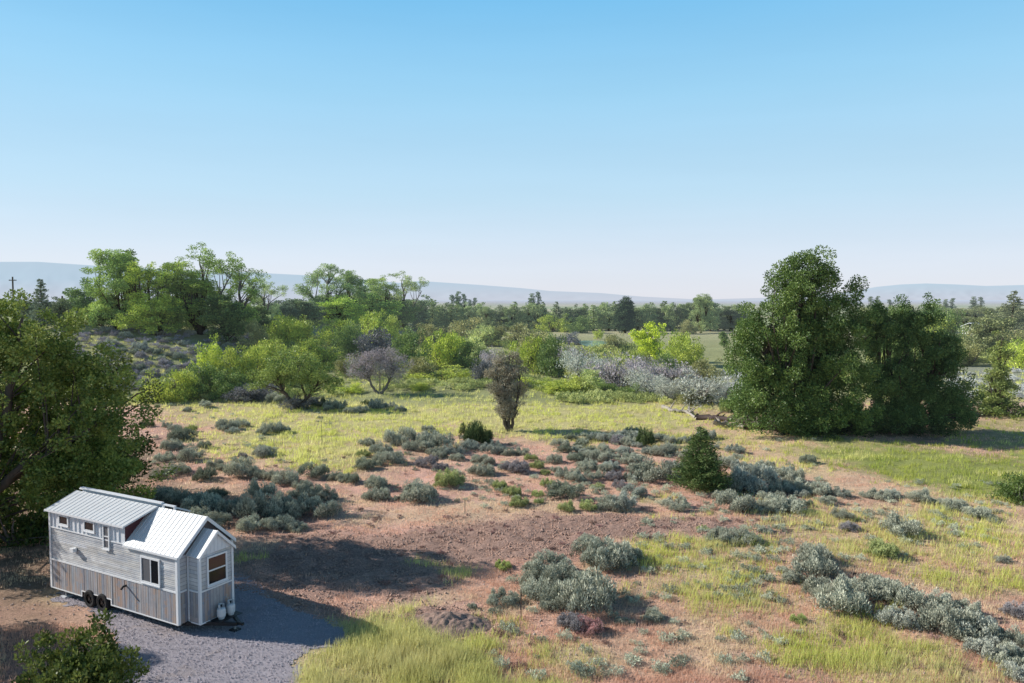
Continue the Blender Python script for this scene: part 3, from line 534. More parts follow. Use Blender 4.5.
CL = {
  'left of the dead looking tree': [(367, 446, 14), (363, 457, 13, 'g'), (382, 456, 22), (400, 446, 26), (388, 466, 28), (365, 470, 22, 'k'), (411, 451, 17), (428, 432, 14), (430, 438, 12, 'b'), (435, 452, 28), (453, 456, 20, 'b'), (457, 461, 14), (427, 468, 26, 'p'), (440, 471, 15, 'p'), (470, 450, 18, 'b'), (378, 489, 22), (352, 483, 18, 'k')],
 'below the dead looking tree': [(493, 455, 24, 'b'), (478, 463, 14), (486, 466, 14), (481, 477, 26), (495, 487, 12), (510, 456, 15), (521, 456, 13), (531, 461, 14, 'g'), (515, 474, 28, 'p'), (500, 490, 18, 'g'), (512, 497, 20, 'g'), (519, 507, 17, 'g'), (536, 469, 14, 'g'), (545, 475, 10, 'g'), (538, 497, 14, 'g'), (539, 504, 9, 'g'), (503, 470, 10), (486, 445, 12)],
 'in the back of the dense middle patch': [(555, 464, 16), (560, 448, 14), (592, 442, 15, 'k'), (605, 442, 14, 'b'), (618, 445, 18, 'p'), (586, 470, 19), (575, 461, 12), (590, 461, 19), (600, 463, 17), (608, 455, 15), (612, 470, 18, 'b'), (625, 455, 17, 'b'), (630, 465, 22), (604, 451, 13), (637, 447, 13), (648, 455, 14, 'b'), (577, 452, 10)],
 'in the front of the dense middle patch': [(547, 487, 15, 'g'), (565, 479, 21), (575, 482, 17), (584, 482, 15), (597, 479, 17), (597, 490, 13, 'g'), (615, 481, 18, 'p'), (622, 490, 17, 'p'), (630, 481, 16), (565, 500, 28, 'k'), (567, 512, 15, 'g'), (587, 511, 15, 'g'), (611, 511, 26), (625, 512, 26, 'b'), (634, 497, 18, 'b'), (637, 482, 17, 'b'), (556, 473, 14), (604, 472, 15)],
 'around the dark juniper': [(660, 441, 15), (670, 444, 15), (662, 457, 21), (669, 454, 15), (650, 483, 42), (673, 471, 19, 'b'), (678, 481, 17), (676, 511, 28), (728, 468, 20), (738, 460, 14), (742, 476, 26, 'b'), (735, 492, 30), (683, 460, 12)],
 'just right of the juniper': [(754, 493, 40, 'b'), (765, 472, 22), (773, 481, 20), (752, 478, 16), (787, 478, 16), (808, 465, 16, 'k'), (795, 484, 22), (800, 494, 22), (820, 496, 22), (842, 498, 18, 'b'), (779, 494, 20)],
 'in the row below the juniper': [(735, 513, 28), (725, 503, 18), (745, 511, 20, 'b'), (765, 513, 22), (787, 514, 34), (804, 507, 18, 'k'), (776, 504, 16), (843, 520, 20), (850, 531, 18, 'p'), (828, 505, 14)],
 'in the long thin row at right': [(880, 501, 24), (893, 499, 16, 'b'), (866, 498, 14), (920, 503, 22), (935, 505, 14), (955, 511, 22), (975, 518, 22), (990, 521, 16, 'k'), (944, 506, 14)],
 'right of the tilled soil': [(703, 531, 12, 'g'), (720, 540, 20), (736, 545, 30), (751, 543, 20, 'k'), (765, 534, 14), (897, 537, 36), (882, 558, 30, 'g'), (1003, 563, 14, 'l'), (798, 623, 13, 'y')],
 'in the diagonal row at lower right': [(783, 573, 14), (794, 583, 22), (811, 578, 46), (816, 566, 34), (813, 593, 24), (838, 612, 52), (853, 600, 34), (825, 598, 28), (875, 592, 34), (892, 604, 52), (896, 628, 36, 'l'), (930, 612, 38), (947, 636, 58), (965, 618, 34), (975, 640, 48, 'l'), (993, 660, 50, 'l'), (1008, 648, 46), (1018, 618, 26, 'p')],
 'at the lower right corner': [(1022, 682, 46, 'l'), (1012, 668, 34)],
 'in the bottom centre clump': [(549, 577, 46), (562, 590, 44), (542, 601, 36), (556, 608, 34), (588, 612, 60), (578, 597, 44), (536, 586, 26), (568, 604, 44)],
 'around the bottom centre clump': [(608, 570, 54), (588, 545, 20), (594, 566, 36), (626, 561, 26), (502, 606, 32), (621, 624, 13), (653, 622, 22), (572, 628, 30, 'p'), (590, 634, 28, 'r'), (503, 570, 18, 'y'), (472, 609, 11), (632, 624, 10), (680, 640, 9, 'k')],
 'beside the large left tree': [(187, 412, 9), (204, 408, 11), (147, 428, 13, 'd'), (166, 428, 9), (182, 442, 26, 'k'), (204, 448, 14, 'k'), (172, 451, 20), (165, 462, 20), (190, 463, 24), (180, 476, 24), (162, 479, 20), (205, 481, 24, 'k'), (215, 468, 13), (190, 432, 12, 'y'), (176, 431, 12)],
 'in the yellow grass above the house': [(227, 431, 22), (243, 428, 16), (272, 434, 18), (284, 433, 15), (262, 435, 9), (265, 458, 22, 'l'), (243, 458, 10, 'p'), (256, 400, 20), (240, 402, 14), (232, 434, 12, 'b'), (277, 404, 16)],
 'at the shade edge above the house': [(240, 478, 28), (256, 478, 17), (221, 471, 12), (270, 481, 20), (286, 485, 26), (303, 490, 18), (313, 479, 22, 'k'), (335, 480, 16), (300, 500, 24), (312, 502, 26), (328, 501, 20), (218, 498, 20, 'k'), (258, 502, 30), (343, 482, 14)],
 'in the shade behind the house': [(300, 514, 34), (320, 518, 30), (232, 516, 38), (203, 513, 36), (182, 505, 28), (262, 521, 38), (285, 521, 30), (250, 533, 26), (276, 530, 28), (296, 532, 20), (165, 500, 26), (215, 528, 26), (190, 525, 30)],
 'at the top of the tilled soil': [(376, 502, 27), (417, 504, 38), (378, 490, 20)],
 'in the meadow under the orchard tree': [(335, 412, 18, 'k'), (350, 414, 14), (362, 413, 14), (377, 411, 16), (390, 409, 14), (320, 409, 16, 'd'), (400, 412, 12), (368, 406, 12, 'd')],
}
for ph, lst in CL.items():
    order = sorted(range(len(lst)), key=lambda i: lst[i][0])
    big = max(range(len(lst)), key=lambda i: lst[i][2]) if lst else None
    for rk, i in enumerate(order):
        t = lst[i]; c = t[3] if len(t) > 3 else 's'
        lab = ('largest ' if i == big and len(lst) > 4 and sum(q[2] == t[2] for q in lst) == 1 else '') + ADJ[c]
        if not lab.startswith('largest'): lab += ', ' + ORD[min(rk, 19)]
        sage(t[0], t[1], t[2], c, lab + ' ' + ph, 'sagebrush ' + ph if len(lst) > 2 else None)
# a few that stand alone
r = np.random.default_rng(88)
for (x0, x1, y0, y1, n_, ph) in ((560, 640, 436, 474, 26, 'the thick middle patch of the red ground'), (640, 735, 440, 474, 12, 'the strip behind the dark juniper'), (735, 830, 466, 508, 12, 'the right end of the juniper patch'), (365, 480, 436, 462, 10, 'the patch left of the dead looking tree')):
    for _ in range(n_): px = x0 + (x1 - x0) * r.random(); sage(px, y0 + (y1 - y0) * r.random(), 9 + 9 * r.random(), 'sbbk'[int(r.integers(0, 4))], 'small grey sagebrush filling in ' + ph, 'small sagebrush in ' + ph)
sage(449, 488, 31, 'g', 'round bright green bush alone on the red soil above the tilled strip', hf=1.15)
sage(645, 448, 17, 'd', 'small dark green upright bush between sagebrush near the meadow edge', hf=2.0)
sage(475, 446, 26, 'd', 'dark green bushy shrub left of the foot of the dead looking tree', hf=1.4)
# sagebrush covering the hillside on the left
r = np.random.default_rng(77); k = 0; pts = []
while k < 64:
    px = 100 + 170 * r.random(); py = 328 + 70 * r.random()
    if py > 398 - max(0, px - 150) * .55 or px + (py - 330) * .3 > 268: continue
    if any(abs(px - a) < 7 and abs(py - b) < 3.2 for a, b in pts): continue
    pts.append((px, py)); k += 1
pts.sort(key=lambda q: q[1])
for i, (px, py) in enumerate(pts):
    row = ['upper', 'middle', 'lower'][min(2, i * 3 // len(pts))]; c = 'sbplk'[int(r.integers(0, 5))]
    sage(px, py, 8 + 6 * r.random(), {'s': 'k', 'l': 's'}.get(c, c), 'sagebrush on the %s part of the hillside below the tall left trees' % row, 'sagebrush on the %s hillside' % row)
# low brush too far off to count
def far_brush(name, boxes, n, seed, label, c, size=(.8, 1.6)):
    r = np.random.default_rng(seed); me, h0, w0 = SG[0]; co = np.empty(len(me.vertices) * 3, np.float32); me.vertices.foreach_get('co', co); co = co.reshape(-1, 4, 3)
    V = []; tn = []
    for _ in range(n):
        x0, x1, y0, y1 = boxes[int(r.integers(0, len(boxes)))]; x, y, z = at(x0 + (x1 - x0) * r.random(), y0 + (y1 - y0) * r.random())
        s = (size[0] + (size[1] - size[0]) * r.random()) / w0; sel = r.choice(len(co), 420, replace=False); q = co[sel]; ctr = q[:, :1]; q = (ctr + (q - ctr) * 2.3) * s * np.array([1, 1, .8])
        a = r.random() * 6.28; R = np.array([[cos(a), sin(a), 0], [-sin(a), cos(a), 0], [0, 0, 1]]); V.append((q.reshape(-1, 3) @ R) + np.array([x, y, z])); tn.append(np.full(1680, r.random() * .6) + .4 * np.repeat(r.random(420), 4))
    V = np.concatenate(V); o = link(name, np_mesh(name, V, np.arange(len(V)).reshape(-1, 4), SAGE, attrs={'tone': np.concatenate(tn)}), color=c)
    return tag(o, label, 'brush', None, 'stuff')
far_brush('distant_sagebrush', [(940, 1060, 372, 402), (700, 745, 372, 400)], 260, 31, 'grey sagebrush flat beyond the big dark trees on the right', (.34, .34, .32))
far_brush('hillside_brush', [(60, 262, 330, 392)], 420, 33, 'thin grey brush between the bushes of the left hillside', (.22, .20, .215), (.8, 1.6))
far_brush('meadow_edge_weeds', [(380, 560, 376, 392), (240, 500, 362, 386), (150, 340, 385, 400), (560, 740, 395, 404)], 420, 34, 'green weeds and low growth along the far edge of the meadow', (.30, .33, .13), (1., 2.2))
far_brush('valley_undergrowth', [(270, 560, 330, 372), (560, 650, 350, 380), (880, 1024, 340, 366), (240, 460, 312, 332), (430, 745, 327, 331)], 700, 35, 'green undergrowth between the willow thickets of the valley floor', (.27, .30, .10), (2.2, 4.5))

far_brush('small_tufts', [(360, 640, 438, 508), (480, 650, 432, 505), (640, 820, 440, 520), (150, 340, 400, 480), (700, 1000, 500, 560), (480, 800, 560, 683), (640, 780, 505, 600), (440, 700, 445, 508), (740, 1010, 480, 530)], 640, 36, 'small sagebrush seedlings and weeds dotted over the open red ground', (.30, .315, .235), (.22, .7))
far_brush('dead_twigs', [(380, 1000, 500, 683), (240, 700, 440, 560)], 260, 37, 'dead twigs and dry litter dotted over the open ground', (.20, .13, .11), (.15, .45))
# ------------------------------------------------------------------ particular trees
put_tree('big_left', xyz=(-26.7, 38.5, 0), c=(.075, .105, .034), label='large leafy tree with a leaning forked trunk at the left edge beside the tiny house', rot=0, hpx=13.3 * FPX / 38.5, name='broadleaf_tree')
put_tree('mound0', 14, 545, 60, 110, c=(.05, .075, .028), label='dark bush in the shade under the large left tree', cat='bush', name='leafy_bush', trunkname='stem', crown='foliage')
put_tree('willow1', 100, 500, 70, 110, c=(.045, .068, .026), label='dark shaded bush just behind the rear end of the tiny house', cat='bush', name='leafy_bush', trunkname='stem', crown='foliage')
put_tree('big_left_back', xyz=(-27.0, 47.6, 0), c=(.045, .062, .024), label='dark rounded tree directly behind the tiny house', rot=0, hpx=11.0 * FPX / 49.5, name='broadleaf_tree')
put_tree('cottonwood2', xyz=(-27.8, 28.8, 0), c=(.08, .12, .035), label='leafy tree at the left edge whose shade falls across the driveway corner', hpx=9.5 * FPX / 29.6, name='broadleaf_tree')
put_tree('cottonwood0', xyz=(-28.0, 35.0, 0), c=(.08, .12, .035), label='airy tree at the left edge casting broken shade toward the tiny house', hpx=8.6 * FPX / 34.2, name='broadleaf_tree')
put_tree('round_tree1', xyz=(-24.0, 23.9, 0), c=(.08, .12, .035), label='leafy tree just outside the lower left corner behind the foreground bush', hpx=6.5 * FPX / 23.6, name='broadleaf_tree')
put_tree('near_bush', xyz=((58 - 512) / FPX * 23.4, 23.2, 0), c=(.055, .075, .024), label='large bright leaved bush in the lower left corner in front of the tiny house', cat='bush', hpx=2.6 * FPX / 23.4, wpx=112, name='leafy_bush', trunkname='stem', crown='foliage')
put_tree('big_right', 800, 434, 191, 132, rot=0, c=(.064, .105, .038), label='tallest tree, big and dense with an airy top, right of centre', name='broadleaf_tree')
put_tree('dark_right', 904, 433, 143, 108, rot=0, c=(.042, .074, .03), label='broad dark tree joined to the right side of the tallest tree', name='broadleaf_tree')
put_tree('apple', 297, 409, 66, 86, rot=0, c=(.10, .14, .05), label='low spreading tree with a dark forked trunk at the edge of the yellow meadow', name='orchard_tree')
put_tree('greywood', 379, 394, 51, 60, rot=0, c=(.29, .245, .245), label='grey purple leafless looking tree with a forked trunk behind the meadow', name='bare_tree')
put_tree('snag', 507, 431, 82, 38, rot=0, c=(.25, .23, .16), label='scraggly brown half dead tree with bundled stems alone in the meadow', name='dead_looking_tree')
put_tree('juniper_cone', 700, 490, 67, 48, rot=.3, c=(.062, .095, .05), label='dark conical juniper standing among the sagebrush', name='juniper')
put_tree('slender', 998, 414, 86, 34, rot=0, c=(.095, .125, .05), label='slender pale green tree at the right beyond the shaded grass', name='slender_tree')
put_tree('mound0', 1022, 503, 36, 48, c=(.05, .085, .03), label='dark green bush cut by the right edge of the meadow', cat='bush', name='leafy_bush', trunkname='stem', crown='foliage')
put_tree('mound1', 1012, 416, 18, 60, c=(.06, .09, .03), label='dark undergrowth bush at the foot of the slender tree', cat='bush', name='leafy_bush', trunkname='stem', crown='foliage')
put_tree('mound2', 953, 414, 28, 46, c=(.045, .07, .025), label='dark low bush at the right foot of the broad dark tree', cat='bush', name='leafy_bush', trunkname='stem', crown='foliage')
for q_, (px_, w_) in enumerate(((815, 70), (862, 60), (905, 70))): put_tree('mound%d' % q_, px_, 433, 22, w_, c=(.03, .045, .02), label='added dark mound for shade, %s of the three beneath the big dark trees' % ORD[q_], cat='bush', group='added shade mounds beneath the big trees', name='leafy_bush', trunkname='stem', crown='foliage')  # mounds added as the deep shade under the big trees
put_tree('mound2', 752, 420, 42, 44, c=(.065, .10, .035), label='green bush under the left skirt of the tallest tree', cat='bush', name='leafy_bush', trunkname='stem', crown='foliage')
# tall trees on the left hill, from left to right
LT = [('round_tree1', 88, 322, 44, 34, (.07, .11, .05), 'short dark tree at the left end of the tall row on the hill'), ('cottonwood0', 116, 330, 82, 46, (.10, .15, .055), 'grey green feathery tree, first tall one of the row on the hill'),
      ('poplar0', 131, 326, 78, 22, (.08, .12, .05), 'pointed darker tree squeezed between two paler ones on the hill'), ('cottonwood1', 148, 333, 72, 50, (.16, .21, .05), 'light yellow green tree with thin dark trunks on the hill'),
      ('cottonwood2', 177, 330, 76, 46, (.12, .17, .055), 'mid green tree with layered foliage in the middle of the hill row'), ('open_tree0', 206, 331, 90, 66, (.10, .15, .05), 'tallest open crowned tree of the left hill row'),
      ('cottonwood0', 200, 334, 56, 50, (.10, .15, .04), 'leafy lower tree in front of the tallest hill tree'), ('open_tree1', 238, 336, 74, 52, (.09, .14, .045), 'open tree with bare limbs and a dark base at the right of the hill row'),
      ('round_tree2', 228, 344, 50, 44, (.05, .08, .03), 'dark dense tree at the foot of the hill row'), ('open_tree0', 266, 330, 56, 40, (.16, .20, .13), 'pale grey green sparse tree right of the hill row'), ('round_tree3', 160, 336, 36, 40, (.13, .18, .045), 'low bright tree below the light green one on the hill'),
      ('round_tree3', 252, 334, 34, 36, (.045, .07, .03), 'small dark tree between the sparse tree and the hill row'), ('round_tree0', 103, 330, 40, 34, (.12, .17, .05), 'low light green tree near the left end of the hill row')]
for kd, px, by, h, w, c, lb in LT: put_tree(kd, px, by, h, w, tuple(q * 1.25 for q in c), lb, group='trees on the left hill', name='cottonwood_tree' if 'cotton' in kd or 'open' in kd else 'broadleaf_tree')
CT = [('open_tree1', 326, 322, 59, 50, (.12, .17, .09), 'airy tree with a leaning limb, first of the central group'), ('cottonwood1', 348, 325, 56, 32, (.08, .12, .05), 'dense dark green tree second in the central group'), ('poplar1', 361, 325, 46, 18, (.07, .11, .045), 'narrow dark tree in the central group'),
      ('cottonwood2', 378, 325, 52, 36, (.13, .18, .07), 'pale green tree in the middle of the central group'), ('open_tree0', 405, 328, 58, 44, (.15, .19, .11), 'sparse grey green tree with bare limbs at the right of the central group'),
      ('round_tree0', 340, 328, 34, 46, (.12, .18, .04), 'rounded green tree under the airy one in the central group'), ('round_tree1', 372, 332, 40, 50, (.09, .14, .04), 'rounded tree below the pale green one in the central group'), ('round_tree2', 398, 328, 32, 44, (.08, .12, .04), 'dark rounded tree low in the central group'),
      ('round_tree3', 422, 324, 30, 36, (.055, .085, .04), 'dark tree closing the right end of the central group'), ('round_tree2', 303, 322, 24, 40, (.06, .09, .055), 'blue dark low tree left of the central group')]
for kd, px, by, h, w, c, lb in CT: put_tree(kd, px, by, h, w, tuple(q * 1.25 for q in c), lb, group='trees of the central group', name='cottonwood_tree' if 'cotton' in kd or 'open' in kd else 'broadleaf_tree')
# thickets of the valley floor: (kind, px, base, height, width, colour key)
TH = dict(y=((.185, .24, .05), 'bright yellow green'), g=((.16, .20, .05), 'mid green'), d=((.06, .095, .035), 'dark green'), o=((.20, .20, .075), 'olive green'), w=((.19, .23, .12), 'pale grey green'), p=((.33, .29, .295), 'purplish grey'), s=((.37, .38, .32), 'silvery grey'), k=((.12, .12, .12), 'dark grey'))
BT = {
 'left of the orchard tree': [('willow0', 168, 402, 34, 42, 'g'), ('willow1', 212, 386, 50, 42, 'y'), ('willow2', 206, 396, 34, 46, 'd'), ('willow3', 242, 388, 44, 44, 'g'), ('willow1', 232, 398, 30, 50, 'd'), ('willow0', 264, 386, 40, 36, 'g'), ('mound0', 150, 402, 22, 34, 'd'), ('willow2', 186, 399, 28, 36, 'd'), ('mound1', 256, 399, 20, 40, 'k'), ('willow2', 256, 352, 32, 34, 'o'), ('willow3', 272, 372, 34, 44, 'g')],
 'behind the orchard tree': [('willow3', 284, 348, 34, 38, 'y'), ('willow1', 303, 350, 34, 36, 'g'), ('willow0', 334, 346, 28, 32, 'y'), ('willow0', 370, 344, 34, 36, 'y'), ('willow2', 350, 356, 34, 32, 'd'), ('willow3', 378, 362, 34, 40, 'k'), ('willow1', 325, 370, 28, 46, 'g'), ('willow2', 408, 372, 44, 38, 'd'), ('willow1', 345, 376, 20, 34, 'o'), ('mound0', 352, 392, 9, 28, 'y'), ('willow0', 302, 368, 30, 36, 'g'), ('willow2', 390, 346, 30, 34, 'g'), ('mound2', 420, 378, 22, 40, 'o'), ('mound1', 305, 408, 16, 28, 'k'), ('willow3', 362, 378, 18, 30, 'd')],
 'left of the half dead tree': [('willow3', 440, 370, 40, 38, 'y'), ('willow2', 463, 370, 32, 40, 'd'), ('willow1', 428, 346, 26, 36, 'o'), ('mound0', 458, 342, 24, 62, 'o'), ('willow0', 452, 360, 28, 36, 'g'), ('mound1', 450, 380, 13, 66, 'g'), ('mound2', 484, 382, 22, 34, 'k'), ('willow3', 484, 346, 22, 32, 'w'), ('twiggy1', 490, 372, 26, 30, 'p'), ('mound2', 420, 390, 8, 30, 'g'), ('mound0', 470, 356, 20, 40, 'w')],
 'right of the half dead tree': [('willow1', 495, 346, 24, 36, 'o'), ('willow0', 520, 346, 24, 34, 'o'), ('willow3', 529, 373, 38, 36, 'y'), ('willow2', 550, 376, 42, 38, 'd'), ('willow1', 541, 372, 40, 30, 'o'), ('mound1', 560, 392, 16, 38, 'g'), ('mound0', 530, 388, 12, 40, 'g'), ('mound2', 540, 352, 20, 36, 'o')],
 'around the small pond': [('willow0', 553, 332, 18, 28, 'y'), ('willow1', 562, 332, 14, 18, 'd'), ('willow2', 580, 333, 17, 28, 'd'), ('mound0', 568, 344, 12, 30, 'k'), ('willow3', 598, 339, 10, 10, 'g'), ('willow0', 618, 353, 20, 20, 'o'), ('willow2', 688, 334, 14, 24, 'o'), ('round_tree2', 724, 348, 16, 9, 'd'), ('mound1', 604, 356, 5, 24, 'g')],
 'in the silvery willow belt': [('twiggy0', 566, 366, 26, 32, 'p'), ('twiggy1', 580, 380, 32, 42, 's'), ('twiggy0', 617, 387, 36, 48, 'p'), ('willow1', 591, 391, 26, 40, 'w'), ('twiggy1', 646, 396, 30, 44, 's'), ('twiggy0', 667, 384, 26, 42, 'p'), ('twiggy1', 668, 400, 26, 36, 's'), ('twiggy0', 698, 402, 34, 54, 's'), ('twiggy1', 722, 404, 28, 36, 's'), ('mound0', 638, 398, 16, 20, 'd'), ('mound1', 575, 391, 16, 26, 'g'), ('twiggy0', 600, 372, 19, 36, 's'), ('mound2', 690, 404, 14, 30, 'o'), ('mound2', 732, 412, 18, 26, 'd'), ('twiggy1', 636, 378, 24, 36, 'p'), ('mound0', 612, 394, 12, 40, 'd')],
 'around the bright young tree': [('willow1', 691, 374, 36, 40, 'g'), ('willow3', 676, 366, 36, 30, 'y'), ('willow2', 668, 376, 24, 28, 'd'), ('willow0', 704, 384, 26, 32, 'o'), ('willow0', 632, 372, 22, 22, 'g')],
 'beyond the broad dark tree': [('willow0', 925, 350, 34, 40, 'g'), ('willow2', 948, 350, 40, 36, 'd'), ('willow1', 970, 366, 26, 38, 'o'), ('willow3', 1018, 370, 32, 36, 'y'), ('willow3', 948, 366, 20, 30, 'w'), ('mound0', 900, 362, 30, 50, 'd'), ('willow2', 936, 332, 28, 44, 'd'), ('mound1', 1000, 346, 26, 40, 'o')],
}
for ph, lst in BT.items():
    order = sorted(range(len(lst)), key=lambda i: lst[i][1])
    for rk, i in enumerate(order):
        kd, px, by, h, w, c = lst[i]; cc, adj = TH[c]; cc = tuple(q * 1.15 for q in cc) if c in 'gdow' else cc; noun = 'tree' if 'tree' in kd else ('low bush' if 'mound' in kd else ('twiggy willow' if 'twiggy' in kd else 'willow bush'))
        put_tree(kd, px, by, h * 1.08, w * 1.05, cc, '%s %s, %s %s' % (adj, noun, ORD[rk], ph), 'bush' if noun != 'tree' else 'tree', 'thicket ' + ph, name=noun.replace(' ', '_'), trunkname='stem', crown='foliage')
put_tree('round_tree1', 651, 362, 42, 32, (.26, .33, .045), 'bright yellow green young tree above the silvery willows', name='young_tree')
put_tree('round_tree3', 990, 358, 50, 40, (.15, .17, .07), 'tall olive tree behind the slender tree on the right', name='broadleaf_tree')
put_tree('conifer0', 1012, 340, 50, 30, (.085, .10, .075), 'hazy spruce rising at the right edge of the valley', name='spruce_tree')
put_tree('pine', 625, 333, 38, 20, (.03, .05, .035), 'dark rounded pine standing in front of the far tree line', name='pine_tree')
put_tree('conifer1', 42, 330, 52, 22, (.10, .13, .12), 'hazy conifer on the skyline beyond the large left tree', name='spruce_tree')
put_tree('round_tree2', 30, 322, 22, 24, (.08, .11, .08), 'low hazy tree between the utility pole and the skyline conifer', name='broadleaf_tree')
put_tree('round_tree1', 60, 326, 30, 30, (.08, .11, .07), 'low hazy tree right of the skyline conifer', name='broadleaf_tree')
# the far tree line, haze tint mixed into its crown colours
r = np.random.default_rng(55)
for i, (px, h, w) in enumerate([(452, 33, 7), (458, 36, 8), (464, 34, 7), (470, 28, 6), (475, 30, 6), (532, 34, 8), (538, 36, 7), (607, 22, 5), (586, 22, 5)]):
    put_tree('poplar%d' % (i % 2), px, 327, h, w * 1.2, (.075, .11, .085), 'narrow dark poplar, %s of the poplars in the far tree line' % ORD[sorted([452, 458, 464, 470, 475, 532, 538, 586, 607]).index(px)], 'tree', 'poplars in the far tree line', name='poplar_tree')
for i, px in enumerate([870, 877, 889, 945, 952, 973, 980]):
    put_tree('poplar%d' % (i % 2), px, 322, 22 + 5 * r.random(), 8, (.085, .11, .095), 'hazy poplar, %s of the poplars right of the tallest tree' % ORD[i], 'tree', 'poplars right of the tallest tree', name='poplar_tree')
px = 420; i = 0
while px < 748:
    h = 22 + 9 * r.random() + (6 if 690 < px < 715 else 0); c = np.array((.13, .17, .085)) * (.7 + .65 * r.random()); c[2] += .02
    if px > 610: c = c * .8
    put_tree(['round_tree%d' % (i % 4), 'conifer%d' % (i % 2), 'cottonwood%d' % (i % 3)][[0, 0, 1, 0, 2][int(r.integers(0, 5))]], px, 330 + 1.5 * r.random(), h, 15 + 8 * r.random(), tuple(c), 'hazy blue green tree of the %s half of the far tree line' % ('left' if px < 590 else 'right'), 'tree', 'far tree line, %s half' % ('left' if px < 590 else 'right'), name='distant_tree')
    px += 5.5 + 3 * r.random(); i += 1
put_tree('cottonwood1', 701, 333, 40, 26, (.15, .20, .11), 'pale green taller tree in the far tree line left of the tallest tree', name='distant_tree')
px = 225
while px < 420:
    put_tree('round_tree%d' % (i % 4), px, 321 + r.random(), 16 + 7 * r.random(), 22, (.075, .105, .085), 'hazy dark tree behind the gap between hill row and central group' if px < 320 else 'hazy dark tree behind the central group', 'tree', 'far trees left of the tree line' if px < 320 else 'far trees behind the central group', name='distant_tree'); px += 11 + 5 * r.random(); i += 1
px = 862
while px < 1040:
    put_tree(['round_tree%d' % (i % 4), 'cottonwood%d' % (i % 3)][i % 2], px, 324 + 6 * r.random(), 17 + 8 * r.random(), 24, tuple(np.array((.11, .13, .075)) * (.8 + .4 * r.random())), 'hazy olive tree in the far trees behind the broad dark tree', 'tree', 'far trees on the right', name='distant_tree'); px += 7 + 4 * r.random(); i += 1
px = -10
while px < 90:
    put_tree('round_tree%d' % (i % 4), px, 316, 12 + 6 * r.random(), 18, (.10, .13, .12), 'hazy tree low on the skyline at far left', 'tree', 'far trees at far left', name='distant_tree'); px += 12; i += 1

# ------------------------------------------------------------------ pond, far buildings, poles, stakes, logs
wm, nt, out = mat('water'); p = nd(nt, 'ShaderNodeBsdfPrincipled'); p.inputs['Base Color'].default_value = (.34, .56, .52, 1); p.inputs['Roughness'].default_value = .08; nt.links.new(p.outputs[0], out.inputs[0])
ctr = at(600, 345); n = 40; ang = np.arange(n) * 2 * pi / n; rr = 1 + .25 * (vnoise(np.cos(ang) * 2 + 5, np.sin(ang) * 2, 3) - .5)
V = np.stack([ctr[0] + 5.6 * rr * np.cos(ang), ctr[1] + 20 * rr * np.sin(ang), np.full(n, .0)], 1); V[:, 2] = float(terrain(V[:, 0], V[:, 1]).max()) + .08
me = bpy.data.meshes.new('pond'); me.from_pydata([tuple(q) for q in V], [], [tuple(range(n))]); me.materials.append(wm); tag(link('pond', me), kind='structure')

WHITE = simple('white_paint', (.86, .86, .87), .5, .4, 3, .05)
SHINGLE = simple('pale_roof', (.72, .74, .76), .5, .4, 2, .1)
DGL = simple('dark_glass', (.02, .025, .03), .06, .8)
def far_house(px, by, wm_, dm, hm, label, rot=0, wallc=(.6, .58, .55)):
    x, y, z = at(px, by); e = link('farm_building', None, loc=(x, y, z)); e.rotation_euler.z = rot; tag(e, label, 'building')
    WM = simple('far_wall', wallc, .8)
    b = MB(); b.box(-wm_ / 2, wm_ / 2, -dm / 2, dm / 2, 0, hm); b.build('wall', WM, e)
    b = MB(); o = .4; h2 = hm + dm * .22
    b.slab([(-wm_ / 2 - o, -dm / 2 - o, hm - .1), (wm_ / 2 + o, -dm / 2 - o, hm - .1), (wm_ / 2 + o, 0, h2), (-wm_ / 2 - o, 0, h2)], .15); b.slab([(-wm_ / 2 - o, 0, h2), (wm_ / 2 + o, 0, h2), (wm_ / 2 + o, dm / 2 + o, hm - .1), (-wm_ / 2 - o, dm / 2 + o, hm - .1)], .15); b.build('roof', SHINGLE, e)
    for sx in (-.28, .05, .3): MB().box(wm_ * sx - .5, wm_ * sx + .5, -dm / 2 - .05, -dm / 2, 1, 2.1).build('window', DGL, e)
far_house(499, 325.5, 12, 7, 3.2, 'long low pale roofed building in the far tree line', .1, (.35, .42, .45)); far_house(492, 323.5, 5, 4, 4.6, 'small white gabled building left of the long low one', .3, (.75, .75, .75))
far_house(974, 339, 5, 5, 4.2, 'small white building among the trees at far right', .5, (.8, .8, .82))
def utility_pole(px, by, top, label):
    x, y, z = at(px, by); h = (by - top) * y / FPX; e = link('utility_pole', None, loc=(x, y, z - .2)); tag(e, label, 'utility pole')
    MB().tube([(0, 0, 0), (0, 0, h)], [.22, .16], 8).build('post', BARK, e); MB().box(-.85, .85, -.06, .06, h - .9, h - .75).build('crossarm', BARK, e)
    for q in (-.75, -.4, .4, .75): MB().lathe([(.04, h - .75), (.06, h - .65), (.04, h - .55)], q, 0, 8).build('insulator', BARK_GREY, e)
utility_pole(14, 319, 276, 'dark utility pole with a crossarm on the skyline at far left'); utility_pole(63, 322, 295, 'shorter utility pole right of the skyline conifer')
RUST = simple('rusty_steel', (.20, .12, .09), .8, .3, 8, .4); STEEL = simple('weathered_steel', (.16, .15, .15), .6, .4, 8, .3)
